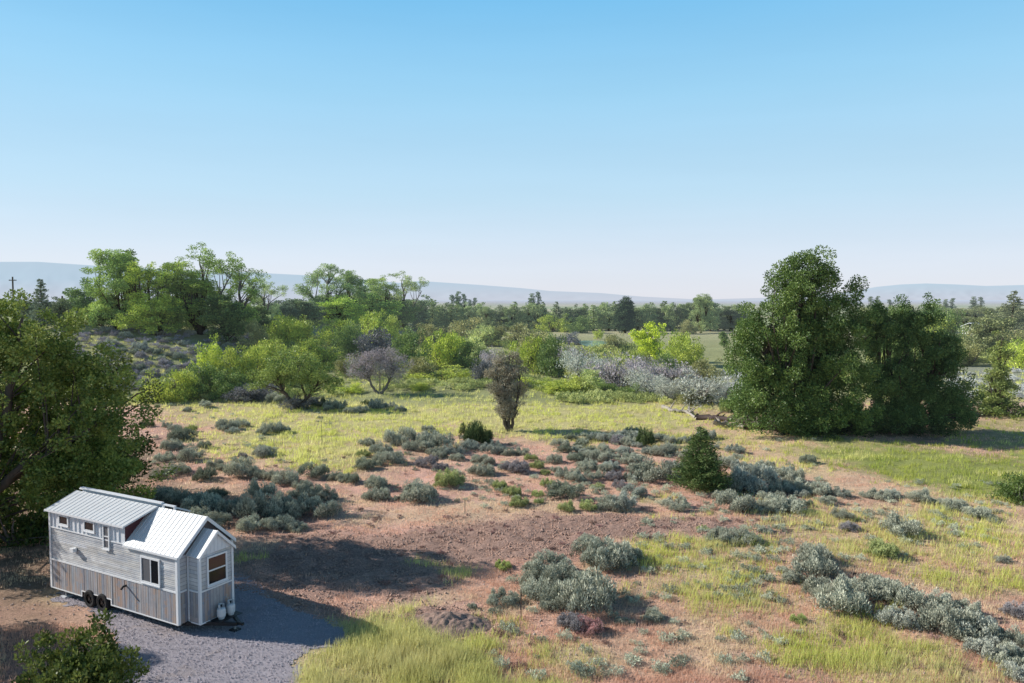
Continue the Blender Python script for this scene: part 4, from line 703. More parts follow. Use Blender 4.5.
for px, by, top, m_, lb in ((322, 446, 421, STEEL, 'thin tall metal stake standing in the yellow grass'), (465, 514, 500, STEEL, 'short metal stake at the upper edge of the tilled soil'), (521, 619, 588, RUST, 'rusty metal stake left of the large sagebrush clump')):
    x, y, z = at(px, by); h = (by - top) * y / FPX; b = MB(); b.box(-.02, .02, -.004, .004, -.1, h); b.box(-.004, .004, .004, .03, -.1, h)
    for q in np.arange(.2, h, .15): b.box(-.012, .012, -.014, -.004, q, q + .03)
    tag(b.build('metal_stake', m_), lb, 'stake'); bpy.data.objects[-1] if False else None
    o = [q for q in col.objects if q.name.startswith('metal_stake')][-1]; o.location = (x, y, z)
def log(pts, rad, m_, label, twigs=0, seed=0):
    r = np.random.default_rng(seed); P = [at(a, b_) for a, b_ in pts]; P = [(x, y, z + (rad if i == 0 else rad * .8)) for i, (x, y, z) in enumerate(P)]; tt = np.linspace(0, len(P) - 1, len(P) * 4)
    P = np.array(P); Q = np.stack([np.interp(tt, np.arange(len(P)), P[:, j]) for j in range(3)], 1); Q += r.normal(size=Q.shape) * rad * .35
    o0 = Q[0].copy(); tb = [(Q - o0, np.linspace(rad, rad * .5, len(Q)), 8)]
    for _ in range(twigs):
        s = Q[int(r.integers(1, len(Q)))] - o0; d = r.normal(size=3) * .8; d[2] = abs(d[2]) + .2; tb.append((np.array([s, s + d * .5 + [0, 0, .1], s + d]), [rad * .4, rad * .25, rad * .08], 5))
    tag(link('fallen_log', tubes_mesh('fallen_log', tb, m_), loc=tuple(o0)), label, 'log')
log([(663, 409), (672, 412), (684, 413), (692, 416)], .24, DEADWOOD, 'pale bleached curved log at the left end of the fallen logs', 3, 1)
log([(697, 420), (690, 415), (688, 408)], .17, DEADWOOD, 'pale forked branch sticking up beside the bleached curved log', 4, 2)
log([(693, 419), (715, 420), (745, 424), (765, 427)], .34, DARKWOOD, 'long dark fallen log reaching left from under the tallest tree', 6, 3)
log([(714, 426), (735, 427), (757, 430)], .28, DEADWOOD, 'grey weathered log lying in front of the long dark log', 8, 4)
log([(745, 430), (770, 429), (800, 434)], .26, DARKWOOD, 'dark log running under the skirt of the tallest tree', 8, 5)
log([(765, 424), (800, 427), (835, 430), (870, 431)], .20, BARK_GREY, 'grey log in the shade between the two big trees', 6, 6)

# pile of dug soil near the driveway
x0, y0, z0 = at(445, 626); n = 70; X, Y = np.meshgrid(np.linspace(-2.1, 2.1, n), np.linspace(-1.5, 1.5, n)); x = X.ravel(); y = Y.ravel(); rr = np.sqrt((x / 1.8) ** 2 + (y / 1.2) ** 2)
z = .42 * np.clip(1 - rr ** 1.6, -.2, 1) * (.6 + .9 * fbm(x * 1.6 + 9, y * 1.6, 301)) + (fbm(x * 5 + 3, y * 5, 302, 3) - .5) * .3 * np.clip(1.15 - rr, 0, 1)
i = (np.arange(n - 1)[:, None] * n + np.arange(n - 1)[None]).ravel(); F = np.stack([i, i + 1, i + n + 1, i + n], 1); ok = (rr[F] < 1.1).all(1)
dm_, nt, out = mat('dug_soil'); tc = nd(nt, 'ShaderNodeTexCoord'); f = noise(nt, tc.outputs['Object'], 5, 5, .7); p = nd(nt, 'ShaderNodeBsdfPrincipled'); p.inputs['Roughness'].default_value = .95
nt.links.new(mixc(nt, (.16, .10, .085), (.62, .43, .34), f), p.inputs['Base Color']); b = nd(nt, 'ShaderNodeBump'); b.inputs['Strength'].default_value = 1; b.inputs['Distance'].default_value = .12; nt.links.new(f, b.inputs['Height']); nt.links.new(b.outputs[0], p.inputs['Normal']); nt.links.new(p.outputs[0], out.inputs[0])
tag(link('soil_pile', np_mesh('soil_pile', np.stack([x, y, z], 1), F[ok], dm_, False), loc=(x0, y0, z0 + .02)), 'low rough pile of dug brown soil between the driveway grass and the sagebrush', 'soil pile')

# ------------------------------------------------------------------ mountains and the far plain
def hills(name, prof, D, thick, c, air, seed, snow=None, rough=12):
    pxs = np.array([q[0] for q in prof], float); pys = np.array([q[1] for q in prof], float); n = 260; px = np.linspace(pxs[0], pxs[-1], n); py = np.interp(px, pxs, pys)
    X = (px - CX) / FPX * D; top = CAM_H + (HZ - py) / FPX * D; m_ = 26; V = []; 
    for j in range(m_):
        u = j / (m_ - 1); yy = D - thick * (1 - u); base = top * u ** 1.15
        rid = (np.abs(fbm(X / (thick * .16), np.full(n, u * 3.), seed, 4) - .5) * 2) * top * .5 * sin(pi * min(u, 1)) ; V.append(np.stack([X * (yy / D), np.full(n, yy), base - rid * (1 - u) - (2 if j == 0 else 0)], 1))
    V.append(np.stack([X * 1.05, np.full(n, D + thick * .5), np.full(n, -5.)], 1)); V = np.concatenate(V); i = (np.arange(m_)[:, None] * n + np.arange(n - 1)[None]).ravel(); F = np.stack([i, i + 1, i + n + 1, i + n], 1)
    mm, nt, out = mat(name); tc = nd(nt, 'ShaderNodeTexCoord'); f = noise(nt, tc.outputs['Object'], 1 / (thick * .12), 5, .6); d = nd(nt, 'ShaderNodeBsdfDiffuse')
    nt.links.new(mixc(nt, tuple(q * .93 for q in c), tuple(q * 1.07 for q in c), f), d.inputs[0]); sz_ = nd(nt, 'ShaderNodeSeparateXYZ'); nt.links.new(tc.outputs['Object'], sz_.inputs[0]); mr = nd(nt, 'ShaderNodeMapRange'); nt.links.new(sz_.outputs[2], mr.inputs[0]); mr.inputs[1].default_value = 20.; mr.inputs[2].default_value = 330.; aircol = mixc(nt, (.72, .76, .87), air, mr.outputs[0]); e_ = nd(nt, 'ShaderNodeEmission'); nt.links.new(aircol, e_.inputs[0]); ms = nd(nt, 'ShaderNodeMixShader'); ms.inputs[0].default_value = .72; nt.links.new(d.outputs[0], ms.inputs[1]); nt.links.new(e_.outputs[0], ms.inputs[2]); nt.links.new(ms.outputs[0], out.inputs[0]); mm.cycles.emission_sampling = 'NONE'  # haze put into the hills as emission, paler towards the foot
    tag(link(name, np_mesh(name, V, F, mm, True)), kind='structure')
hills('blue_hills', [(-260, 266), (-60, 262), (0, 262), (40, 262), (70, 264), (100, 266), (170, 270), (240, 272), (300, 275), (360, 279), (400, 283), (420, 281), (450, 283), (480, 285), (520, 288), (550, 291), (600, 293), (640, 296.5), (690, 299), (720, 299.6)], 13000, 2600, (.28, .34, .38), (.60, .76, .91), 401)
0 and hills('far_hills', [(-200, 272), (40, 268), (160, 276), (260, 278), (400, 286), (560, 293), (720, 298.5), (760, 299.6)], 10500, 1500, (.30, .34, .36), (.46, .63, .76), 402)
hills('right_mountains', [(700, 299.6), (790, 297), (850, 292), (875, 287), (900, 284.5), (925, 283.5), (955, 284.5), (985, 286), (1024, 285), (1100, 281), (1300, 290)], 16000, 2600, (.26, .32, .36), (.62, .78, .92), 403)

# ------------------------------------------------------------------ the tiny house on its trailer
HX, HY, HYAW = -12.549, 28.511, radians(-28.928)
def siding_mat(name, vertical):
    m, nt, out = mat(name); tc = nd(nt, 'ShaderNodeTexCoord'); sp = nd(nt, 'ShaderNodeSeparateXYZ'); nt.links.new(tc.outputs['Object'], sp.inputs[0])
    u = mth(nt, 'ADD', sp.outputs[0], sp.outputs[1]); vv = sp.outputs[2]
    if vertical: bi = mth(nt, 'FLOOR', mth(nt, 'DIVIDE', u, .145)); seg = mth(nt, 'FLOOR', mth(nt, 'MULTIPLY', vv, .4)); along = vv; across = u
    else: bi = mth(nt, 'FLOOR', mth(nt, 'DIVIDE', vv, .15)); seg = mth(nt, 'FLOOR', mth(nt, 'ADD', mth(nt, 'DIVIDE', u, 1.9), mth(nt, 'MULTIPLY', bi, .37))); along = u; across = vv
    cb = nd(nt, 'ShaderNodeCombineXYZ'); nt.links.new(bi, cb.inputs[0]); nt.links.new(seg, cb.inputs[1]); wn = nd(nt, 'ShaderNodeTexWhiteNoise'); nt.links.new(cb.outputs[0], wn.inputs['Vector'])
    cb2 = nd(nt, 'ShaderNodeCombineXYZ'); nt.links.new(mth(nt, 'MULTIPLY', along, 1.3), cb2.inputs[0]); nt.links.new(mth(nt, 'MULTIPLY', across, 16), cb2.inputs[1]); nt.links.new(wn.outputs['Value'], cb2.inputs[2])
    st = noise(nt, cb2.outputs[0], 1.6, 4, .7); rp = nd(nt, 'ShaderNodeValToRGB'); nt.links.new(wn.outputs['Value'], rp.inputs[0]); e = rp.color_ramp; e.interpolation = 'CONSTANT' if vertical else 'LINEAR'
    cols = [(.45, .46, .51), (.36, .38, .44), (.48, .43, .41), (.50, .50, .52), (.54, .51, .49), (.40, .43, .50), (.47, .45, .47), (.43, .48, .55)] if vertical else [(.78, .79, .82), (.58, .60, .64), (.86, .86, .87), (.70, .68, .66), (.80, .81, .85)]
    while len(e.elements) < len(cols): e.elements.new(.5)
    for i, c in enumerate(cols): e.elements[i].position = i / len(cols); e.elements[i].color = (*c, 1)
    c = mixc(nt, rp.outputs[0], mixc(nt, (.45, .45, .48), (1.3, 1.28, 1.22), st), .75, 'MULTIPLY')
    bl = noise(nt, tc.outputs['Object'], 1.7, 4, .7); c = mixc(nt, c, mixc(nt, (.35, .36, .42), (1.45, 1.42, 1.35), bl), .8, 'MULTIPLY')
    if vertical: ru = noise(nt, cb2.outputs[0], .35, 3, .6); c = mixc(nt, c, mixc(nt, (.50, .31, .21), (.42, .33, .29), st), mth(nt, 'MULTIPLY', mth(nt, 'MULTIPLY', mth(nt, 'GREATER_THAN', bl, .47), .85), mth(nt, 'MINIMUM', mth(nt, 'MAXIMUM', mth(nt, 'MULTIPLY', mth(nt, 'SUBTRACT', ru, .46), 7.), 0.), 1.)))
    fr = mth(nt, 'FRACT', mth(nt, 'DIVIDE', across, .145 if vertical else .15)); gap = mth(nt, 'LESS_THAN', fr, .08); c = mixc(nt, c, (.09, .09, .10), mth(nt, 'MULTIPLY', gap, .75))
    p = nd(nt, 'ShaderNodeBsdfPrincipled'); p.inputs['Roughness'].default_value = .8; p.inputs['Specular IOR Level'].default_value = .2; nt.links.new(c, p.inputs['Base Color'])
    b = nd(nt, 'ShaderNodeBump'); b.inputs['Strength'].default_value = .6; b.inputs['Distance'].default_value = .01; nt.links.new(st, b.inputs['Height']); nt.links.new(b.outputs[0], p.inputs['Normal']); nt.links.new(p.outputs[0], out.inputs[0]); return m
LAP = siding_mat('weathered_lap_siding', False); SKIRT = siding_mat('reclaimed_vertical_boards', True)
TRIM = simple('white_trim', (.86, .86, .87), .55, .35, 5, .04); BATT = simple('white_board_and_batten', (.82, .83, .86), .6, .3, 4, .06)
ROOFM = simple('pale_metal_roof', (.80, .81, .82), .42, .5, 1.3, .12, bump=.02, stretch=(1, .3, 1)); SHADED_FLANK = simple('shaded_metal_flank', (.70, .74, .80), .45, .5)  # second roof metal tinted blue for shade, not assigned
GLASS = simple('window_glass', (.012, .014, .018), .08, .35); SCREEN = simple('insect_screen', (.14, .145, .16), .35, .5); WARM = simple('painted_reflection_glass', (.085, .04, .04), .15, .5)  # warm pane: reddish reflection put into its base colour
MAROON = simple('maroon_flashing', (.10, .035, .04), .6); GABLE_DARK = simple('dark_gable_panel', (.12, .10, .10), .8); RUBBER = simple('tyre_rubber', (.02, .02, .022), .8); RIM = simple('dark_rim', (.05, .05, .055), .4, .5, metal=.6); FRAME = simple('black_trailer_steel', (.03, .03, .032), .5); GALV = simple('brushed_steel', (.45, .45, .46), .4, .5, metal=.5)
TANK = simple('white_tank_paint', (.72, .73, .74), .4, .5, 4, .06)
H = link('tiny_house', None, loc=(HX, HY, 0)); H.rotation_euler.z = HYAW
tag(H, 'tiny house on a trailer with pale metal roof and weathered grey siding on the gravel', 'tiny house')
L, Wd, zb, zs, ze, zt, zr = 8.12, 2.58, .374, 1.60, 3.0, 3.74, 4.17; mid = Wd / 2
bd, b0, b1, bez, baz = .684, .43, 1.99, 2.98, 3.74; bm = (b0 + b1) / 2; dE = -3.1      # bay and dormer end
# cores: pentagonal shell of the body
def prism_x(b, prof, x0, x1): b.hexa([(x0, y, z) for y, z in prof], [(x1, y, z) for y, z in prof])
b = MB(); prism_x(b, [(.03, zs), (Wd - .03, zs), (Wd - .03, ze - .02), (mid, zr - .1), (.03, ze - .02)], -L + .03, -.03)
for k_ in range(int((ze - zs) / .15) + 1):           # lap boards, long sides and front
    z0_ = zs + k_ * .15; z1_ = min(z0_ + .155, ze - .005)
    if z1_ - z0_ < .03: continue
    b.hexa([(-L, .0, z0_), (0, .0, z0_), (0, .03, z0_), (-L, .03, z0_)], [(-L, .018, z1_), (0, .018, z1_), (0, .03, z1_), (-L, .03, z1_)])
    b.hexa([(-L, Wd - .03, z0_), (0, Wd - .03, z0_), (0, Wd, z0_), (-L, Wd, z0_)], [(-L, Wd - .03, z1_), (0, Wd - .03, z1_), (0, Wd - .018, z1_), (-L, Wd - .018, z1_)])
    b.hexa([(-.03, .03, z0_), (0, .03, z0_), (0, Wd - .03, z0_), (-.03, Wd - .03, z0_)], [(-.03, .03, z1_), (-.018, .03, z1_), (-.018, Wd - .03, z1_), (-.03, Wd - .03, z1_)])
b.build('wall', LAP, H)
b = MB(); b.box(-L + .02, -.02, .02, Wd - .02, .62, zs); 
xx = -L; r = np.random.default_rng(3)
while xx < -.01:
    x1_ = min(xx + .142, 0); lowz = .60 if -5.95 < (xx + x1_) / 2 < -4.02 else zb; dd = .004 + .012 * r.random()
    b.box(xx, x1_, -dd, .02, lowz, zs - .002); b.box(xx, x1_, Wd - .02, Wd + dd, lowz, zs - .002); xx += .146
yy_ = 0.
while yy_ < Wd - .02: b.box(-.02, .004 + .008 * r.random(), yy_ + .002, min(yy_ + .142, Wd), zb, zs - .003); b.box(-L - .008 * r.random() - .004, -L + .02, yy_ + .002, min(yy_ + .142, Wd), zb, zs - .003); yy_ += .146
b.build('lower_siding', SKIRT, H)
# dormer: low slope raised wall of board and batten
b = MB(); prism_x(b, [(.015, ze - .01), (Wd - .015, ze - .01), (Wd - .015, zt - .04), (mid, zr - .02), (.015, zt - .04)], -L + .01, dE)
b.build('dormer_wall', BATT, H)
b = MB(); q = -L + .3
while q < dE - .1: b.box(q, q + .045, -.018, .015, ze + .03, zt - .05); q += .29
b.build('batten', BATT, H)
MB().hexa([(dE, .03, ze + .02), (dE, mid - .02, zr - .06), (dE, .03, zt - .06)], [(dE + .012, .03, ze + .02), (dE + .012, mid - .02, zr - .06), (dE + .012, .03, zt - .06)]).build('dormer_cheek', MAROON, H)
# roofs with raised seams
def seam_roof(name, p00, p10, p11, p01, n, th=.05, mtl=ROOFM):
    """p00-p10 eave edge, p01-p11 ridge edge"""
    b = MB(); b.slab([p00, p10, p11, p01], th); P = [np.array(q, float) for q in (p00, p10, p11, p01)]; nr = np.cross(P[1] - P[0], P[3] - P[0]); nr /= np.linalg.norm(nr); al = (P[1] - P[0]) / np.linalg.norm(P[1] - P[0])
    if nr[2] < 0: nr = -nr
    for i in range(n + 1):
        t = i / n; a = P[0] + (P[1] - P[0]) * t; c = P[3] + (P[2] - P[3]) * t; w = al * .014
        if i == 0: a, c = a + w, c + w
        if i == n: a, c = a - w, c - w
        b.hexa([a - w + nr * .001, a + w + nr * .001, c + w + nr * .001, c - w + nr * .001], [a - w * .6 + nr * .014, a + w * .6 + nr * .014, c + w * .6 + nr * .014, c - w * .6 + nr * .014])
    return b.build(name, mtl, H)
ov = .12; sl = (zr - ze) / mid; oe = .07
seam_roof('roof', (dE - .02, -oe, ze - oe * sl + .05), (ov, -oe, ze - oe * sl + .05), (ov, mid - .005, zr + .045), (dE - .02, mid - .005, zr + .045), 13)
seam_roof('roof', (ov, Wd + oe, ze - oe * sl + .05), (dE + .6, Wd + oe, ze - oe * sl + .05), (dE + .6, mid + .005, zr + .045), (ov, mid + .005, zr + .045), 10)
sd = (zr - zt) / mid
seam_roof('dormer_roof', (-L - .1, -.12, zt - .12 * sd + .03), (dE + .12, -.12, zt - .12 * sd + .03), (dE + .34, mid - .01, zr + .075), (-L - .1, mid - .01, zr + .075), 19)
seam_roof('dormer_roof', (dE + .5, Wd + .12, zt + .0), (-L - .1, Wd + .12, zt + .0), (-L - .1, mid + .12, zr + .15), (dE + .5, mid + .12, zr + .15), 19)
b = MB(); b.box(-L + .1, dE + .5, mid + .02, mid + .13, zr + .17, zr + .235); b.box(-L + .1, dE + .5, mid + .13, mid + .15, zr - .06, zr + .235); b.build('ridge_cap', TRIM, H)
b = MB(); b.box(dE + .5, dE + 1.25, mid + .05, mid + .15, zr + .13, zr + .18); b.box(dE + .5, dE + .56, mid + .06, mid + .14, zr - .02, zr + .13); b.box(dE + 1.18, dE + 1.24, mid + .06, mid + .14, zr - .02, zr + .13); b.build('ridge_rail', TRIM, H)
# front gable: panel in one dark tone, rake boards
b = MB(); b.hexa([(0 - .01, .06, ze - .03), (-.01, Wd - .06, ze - .03), (-.01, mid, zr - .07)], [(.02, .06, ze - .03), (.02, Wd - .06, ze - .03), (.02, mid, zr - .07)]); b.build('gable', GABLE_DARK, H)
b = MB()
for (ya, yb) in ((-oe, mid), (Wd + oe, mid)):
    za = ze - oe * sl; b.hexa([(ov + .002, ya, za - .09), (ov + .03, ya, za - .09), (ov + .03, yb, zr - .10), (ov + .002, yb, zr - .10)], [(ov + .002, ya, za + .065), (ov + .03, ya, za + .065), (ov + .03, yb, zr + .065), (ov + .002, yb, zr + .065)])
b.build('rake_board', TRIM, H)
b = MB(); b.box(dE - .0, ov, -oe - .03, -oe - .002, ze - .09, ze - oe * sl + .045); b.box(-L - .12, dE + .14, -.15, -.122, zt - .07, zt + .01); b.box(-L - .14, -L - .102, -.15, mid, zt - .1, zt - .02)
b.build('fascia', TRIM, H)
# corner boards, belly bands
b = MB(); t = .028
for (x0_, x1_, y0_, y1_, z0_, z1_) in ((-.09, t, -t, 0.0, zb - .02, ze - .1), (.002, t, 0, .09, zb - .02, ze - .1), (-L - t, -L + .09, -t, 0, zb - .02, zt - .13), (.002, t, Wd - .09, Wd + t, zb - .02, ze - .02), (-.09, .0, Wd + .015, Wd + t, zb - .02, ze - .06)): b.box(x0_, x1_, y0_, y1_, z0_, z1_)
b.build('corner_board', TRIM, H)
b = MB(); b.box(-L + .09, -.09, -t - .002, -.001, zs - .03, zs + .035); b.box(-L + .09, dE, -t, -.001, ze - .035, ze + .015); b.box(.003, t, .09, b0 - .05, zs - .03, zs + .035); b.box(-L + .09, -5.97, -t, -.018, zb - .02, zb + .03); b.box(-4.0, -.09, -t, -.018, zb - .02, zb + .03); b.box(-5.97, -4.0, -t, -.018, .575, .62); b.box(-4.04, -4.0, -t, -.018, zb - .02, .575); b.box(-5.97, -5.93, -t, -.018, zb - .02, .575); b.box(-3.99, -3.965, -t - .001, -.0175, zb + .03, zs - .03)
b.build('trim_band', TRIM, H)
# bay at the front
b = MB(); b.box(.0 + .012, bd - .02, b0 + .02, b1 - .02, zs, bez); 
for k_ in range(int((bez - zs) / .15) + 1):
    z0_ = zs + k_ * .15; z1_ = min(z0_ + .155, bez - .002)
    if z1_ - z0_ > .03:
        b.hexa([(bd - .02, b0, z0_), (bd, b0, z0_), (bd, b1, z0_), (bd - .02, b1, z0_)], [(bd - .02, b0, z1_), (bd - .014, b0, z1_), (bd - .014, b1, z1_), (bd - .02, b1, z1_)])
        b.hexa([(.02, b0, z0_), (bd - .02, b0, z0_), (bd - .02, b0 + .02, z0_), (.02, b0 + .02, z0_)], [(.02, b0 + .014, z1_), (bd - .02, b0 + .014, z1_), (bd - .02, b0 + .02, z1_), (.02, b0 + .02, z1_)])
b.build('bay_wall', LAP, H)
b = MB(); b.box(.012, bd - .02, b0 + .02, b1 - .02, zb, zs - .002); yy_ = b0
while yy_ < b1 - .01: b.box(bd - .02, bd + .003 + .008 * r.random(), yy_ + .002, min(yy_ + .142, b1), zb, zs - .004); yy_ += .146
q = .02
while q < bd - .04: b.box(q, min(q + .142, bd - .02), b0 - .003 - .006 * r.random(), b0 + .02, zb, zs - .004); q += .146
b.build('bay_lower_siding', SKIRT, H)
b = MB(); b.box(bd - .07, bd + t, b0 - t, b0 - .0, zb - .02, bez); b.box(bd + .012, bd + t, b0, b0 + .07, zb - .02, bez); b.box(bd + .012, bd + t, b1 - .07, b1 + t, zb - .02, bez); b.box(.03, .10, b0 - t, b0, zb - .02, bez); b.box(.10, bd - .07, b0 - t, b0 - .001, zs - .025, zs + .03); b.box(bd + .012, bd + t, b0 + .07, b1 - .07, zs - .025, zs + .03); b.box(bd + .001, bd + t - .001, b0 + .07, b1 - .07, zb - .02, zb + .03); b.box(.10, bd - .07, b0 - t + .001, b0 - .008, zb - .02, zb + .03)
b.build('bay_trim', TRIM, H)
b = MB(); b.hexa([(bd - .02, b0 - .02, bez - .01), (bd - .02, b1 + .02, bez - .01), (bd - .02, bm, baz - .05)], [(bd + .012, b0 - .02, bez - .01), (bd + .012, b1 + .02, bez - .01), (bd + .012, bm, baz - .05)])
for j in range(1, 9):
    yb_ = b0 + (b1 - b0) * j / 9; zt_ = bez + (baz - bez) * (1 - abs(yb_ - bm) / (bm - b0)) - .08; b.box(bd + .012, bd + .026, yb_ - .012, yb_ + .012, bez, zt_)
b.build('bay_gable', BATT, H)
bs = (baz - bez) / (bm - b0)
seam_roof('bay_roof', (.03, b0 - .08, bez - .08 * bs + .04), (bd + .1, b0 - .08, bez - .08 * bs + .04), (bd + .1, bm - .004, baz + .04), (.03, bm - .004, baz + .04), 3, .04)
seam_roof('bay_roof', (bd + .1, b1 + .08, bez - .08 * bs + .04), (.03, b1 + .08, bez - .08 * bs + .04), (.03, bm + .004, baz + .04), (bd + .1, bm + .004, baz + .04), 3, .04)
b = MB()
for ya in (b0 - .08, b1 + .08):
    za = bez - .08 * bs; b.hexa([(bd + .102, ya, za - .07), (bd + .127, ya, za - .07), (bd + .127, bm, baz - .08), (bd + .102, bm, baz - .08)], [(bd + .102, ya, za + .055), (bd + .127, ya, za + .055), (bd + .127, bm, baz + .055), (bd + .102, bm, baz + .055)])
b.build('bay_rake_board', TRIM, H)
# windows: frame proud of the wall, glass set back inside it
def window_side(x0, x1, z0, z1, split=None, horiz=False, mats=(GLASS, GLASS), label=None, fw=.07):
    f = MB(); f.box(x0, x1, -.055, -.001, z1 - fw, z1); f.box(x0, x1, -.055, -.001, z0, z0 + fw); f.box(x0, x0 + fw, -.055, -.001, z0 + fw, z1 - fw); f.box(x1 - fw, x1, -.055, -.001, z0 + fw, z1 - fw)
    if split is not None:
        if horiz: f.box(x0 + fw, x1 - fw, -.048, -.001, split - .02, split + .02)
        else: f.box(split - .02, split + .02, -.048, -.001, z0 + fw, z1 - fw)
    o = f.build('window', TRIM, H)
    if label: o['label'] = label
    if split is None: MB().box(x0 + fw, x1 - fw, -.025, -.019, z0 + fw, z1 - fw).build('pane', mats[0], o)
    elif horiz: MB().box(x0 + fw, x1 - fw, -.025, -.019, split + .02, z1 - fw).build('pane', mats[0], o); MB().box(x0 + fw, x1 - fw, -.025, -.019, z0 + fw, split - .02).build('pane', mats[1], o)
    else: MB().box(x0 + fw, split - .02, -.025, -.019, z0 + fw, z1 - fw).build('pane', mats[0], o); MB().box(split + .02, x1 - fw, -.025, -.019, z0 + fw, z1 - fw).build('pane', mats[1], o)
    MB().box(x0 - .02, x1 + .02, -.08, -.056, z0 - .03, z0).build('sill', TRIM, o)
window_side(-7.42, -6.72, 3.17, 3.62); window_side(-5.68, -4.95, 3.17, 3.62); window_side(-4.42, -4.0, 2.62, 3.62, 3.14, True, (SCREEN, SCREEN), fw=.06); window_side(-2.1, -.96, 1.68, 2.72, -1.5, False, (SCREEN, GLASS))
f = MB(); y0_, y1_, z0_, z1_, fw = .75, 1.7, 1.72, 2.86, .07; zc = 2.30; xa, xb = bd + .001, bd + .05
f.box(xa, xb, y0_, y1_, z1_ - fw, z1_); f.box(xa, xb, y0_, y1_, z0_, z0_ + fw); f.box(xa, xb, y0_, y0_ + fw, z0_ + fw, z1_ - fw); f.box(xa, xb, y1_ - fw, y1_, z0_ + fw, z1_ - fw); f.box(xa, xb - .008, y0_ + fw, y1_ - fw, zc - .025, zc + .025)
o = f.build('window', TRIM, H); MB().box(bd + .012, bd + .02, y0_ + fw, y1_ - fw, zc + .025, z1_ - fw).build('pane', WARM, o); MB().box(bd + .012, bd + .02, y0_ + fw, y1_ - fw, z0_ + fw, zc - .025).build('pane', GLASS, o); MB().box(xa, bd + .085, y0_ - .02, y1_ + .02, z0_ - .035, z0_ - .001).build('sill', TRIM, o)
# wall light, vent pipe, outlet plate
b = MB(); b.box(-6.40, -6.26, -.03, -.001, 2.12, 2.36); b.box(-6.43, -6.19, -.20, -.03, 2.20, 2.36); b.build('wall_light', WHITE, H, bevel=.01)
b = MB(); b.tube([(-3.05, 0, 1.34), (-3.05, -.15, 1.34), (-3.0, -.26, 1.28)], .045, 10); b.build('vent_pipe', FRAME, H, smooth=False)
MB().box(.004, .018, .20, .30, .95, 1.1).build('outlet_cover', GALV, H)
MB().box(.12, bd - .1, b0 - .012, b0 - .006, .42, .60).build('bay_vent', GALV, H)
# trailer
b = MB(); b.box(-L, 0, .15, .27, .28, .40); b.box(-L, 0, Wd - .27, Wd - .15, .28, .40)
for q in np.arange(-L + .1, 0, .9): b.box(q, q + .08, .27, Wd - .27, .30, .38)
b.hexa([(.0, .3, .26), (.0, .42, .26), (1.75, mid + .02, .26), (1.75, mid - .10, .26)], [(.0, .3, .38), (.0, .42, .38), (1.75, mid + .02, .38), (1.75, mid - .10, .38)])
b.hexa([(.0, Wd - .42, .265), (.0, Wd - .3, .265), (1.75, mid + .10, .265), (1.75, mid - .02, .265)], [(.0, Wd - .42, .385), (.0, Wd - .3, .385), (1.75, mid + .10, .385), (1.75, mid - .02, .385)]); b.box(.72, 1.25, .85, 1.95, .386, .40); b.box(1.7, 2.0, mid - .05, mid + .05, .3, .4); b.build('trailer_frame', FRAME, H)
MB().box(-5.9, -4.05, .14, .45, .74, .755).build('fender', FRAME, H)
def wheel(wx, wy):
    o = MB(); n = 28; prof = [(.20, -.09), (.30, -.11), (.35, -.09), (.365, -.04), (.365, .04), (.35, .09), (.30, .11), (.20, .09)]
    for rr_, yy_ in prof:
        for k_ in range(n): a = 2 * pi * k_ / n; o.v.append((wx + rr_ * cos(a), wy + yy_, .365 + rr_ * sin(a)))
    for i_ in range(len(prof) - 1):
        for k_ in range(n): o.f.append((i_ * n + k_, i_ * n + (k_ + 1) % n, (i_ + 1) * n + (k_ + 1) % n, (i_ + 1) * n + k_))
    w = o.build('wheel', RUBBER, H); s = -1 if wy < 1 else 1; rm = MB()
    for (r0, ya, yb) in ((.21, -.03, .03), (.06, .03, .09)):
        A = [(wx + r0 * cos(2 * pi * k_ / 20), wy + s * ya, .365 + r0 * sin(2 * pi * k_ / 20)) for k_ in range(20)]; rm.hexa(A, [(x_, wy + s * yb, z_) for x_, y_, z_ in A])
    for k_ in range(5): a = 2 * pi * k_ / 5; rm.box(wx + .12 * cos(a) - .03, wx + .12 * cos(a) + .03, wy + s * .04 - .02, wy + s * .04 + .02, .365 + .12 * sin(a) - .03, .365 + .12 * sin(a) + .03)
    rm.build('rim', RIM, w)
for wx in (-5.42, -4.58):
    for wy in (.03, Wd - .03): wheel(wx, wy)
for (jx, jy) in ((-7.4, .2), (-7.4, Wd - .2), (1.55, mid)):
    j = MB(); j.box(jx - .035, jx + .035, jy - .035, jy + .035, .07, .34); j.build('jack', GALV, H); MB().box(jx - .16, jx + .16, jy - .16, jy + .16, .0, .07).build('jack_foot', WHITE if jx < 0 else FRAME, H)
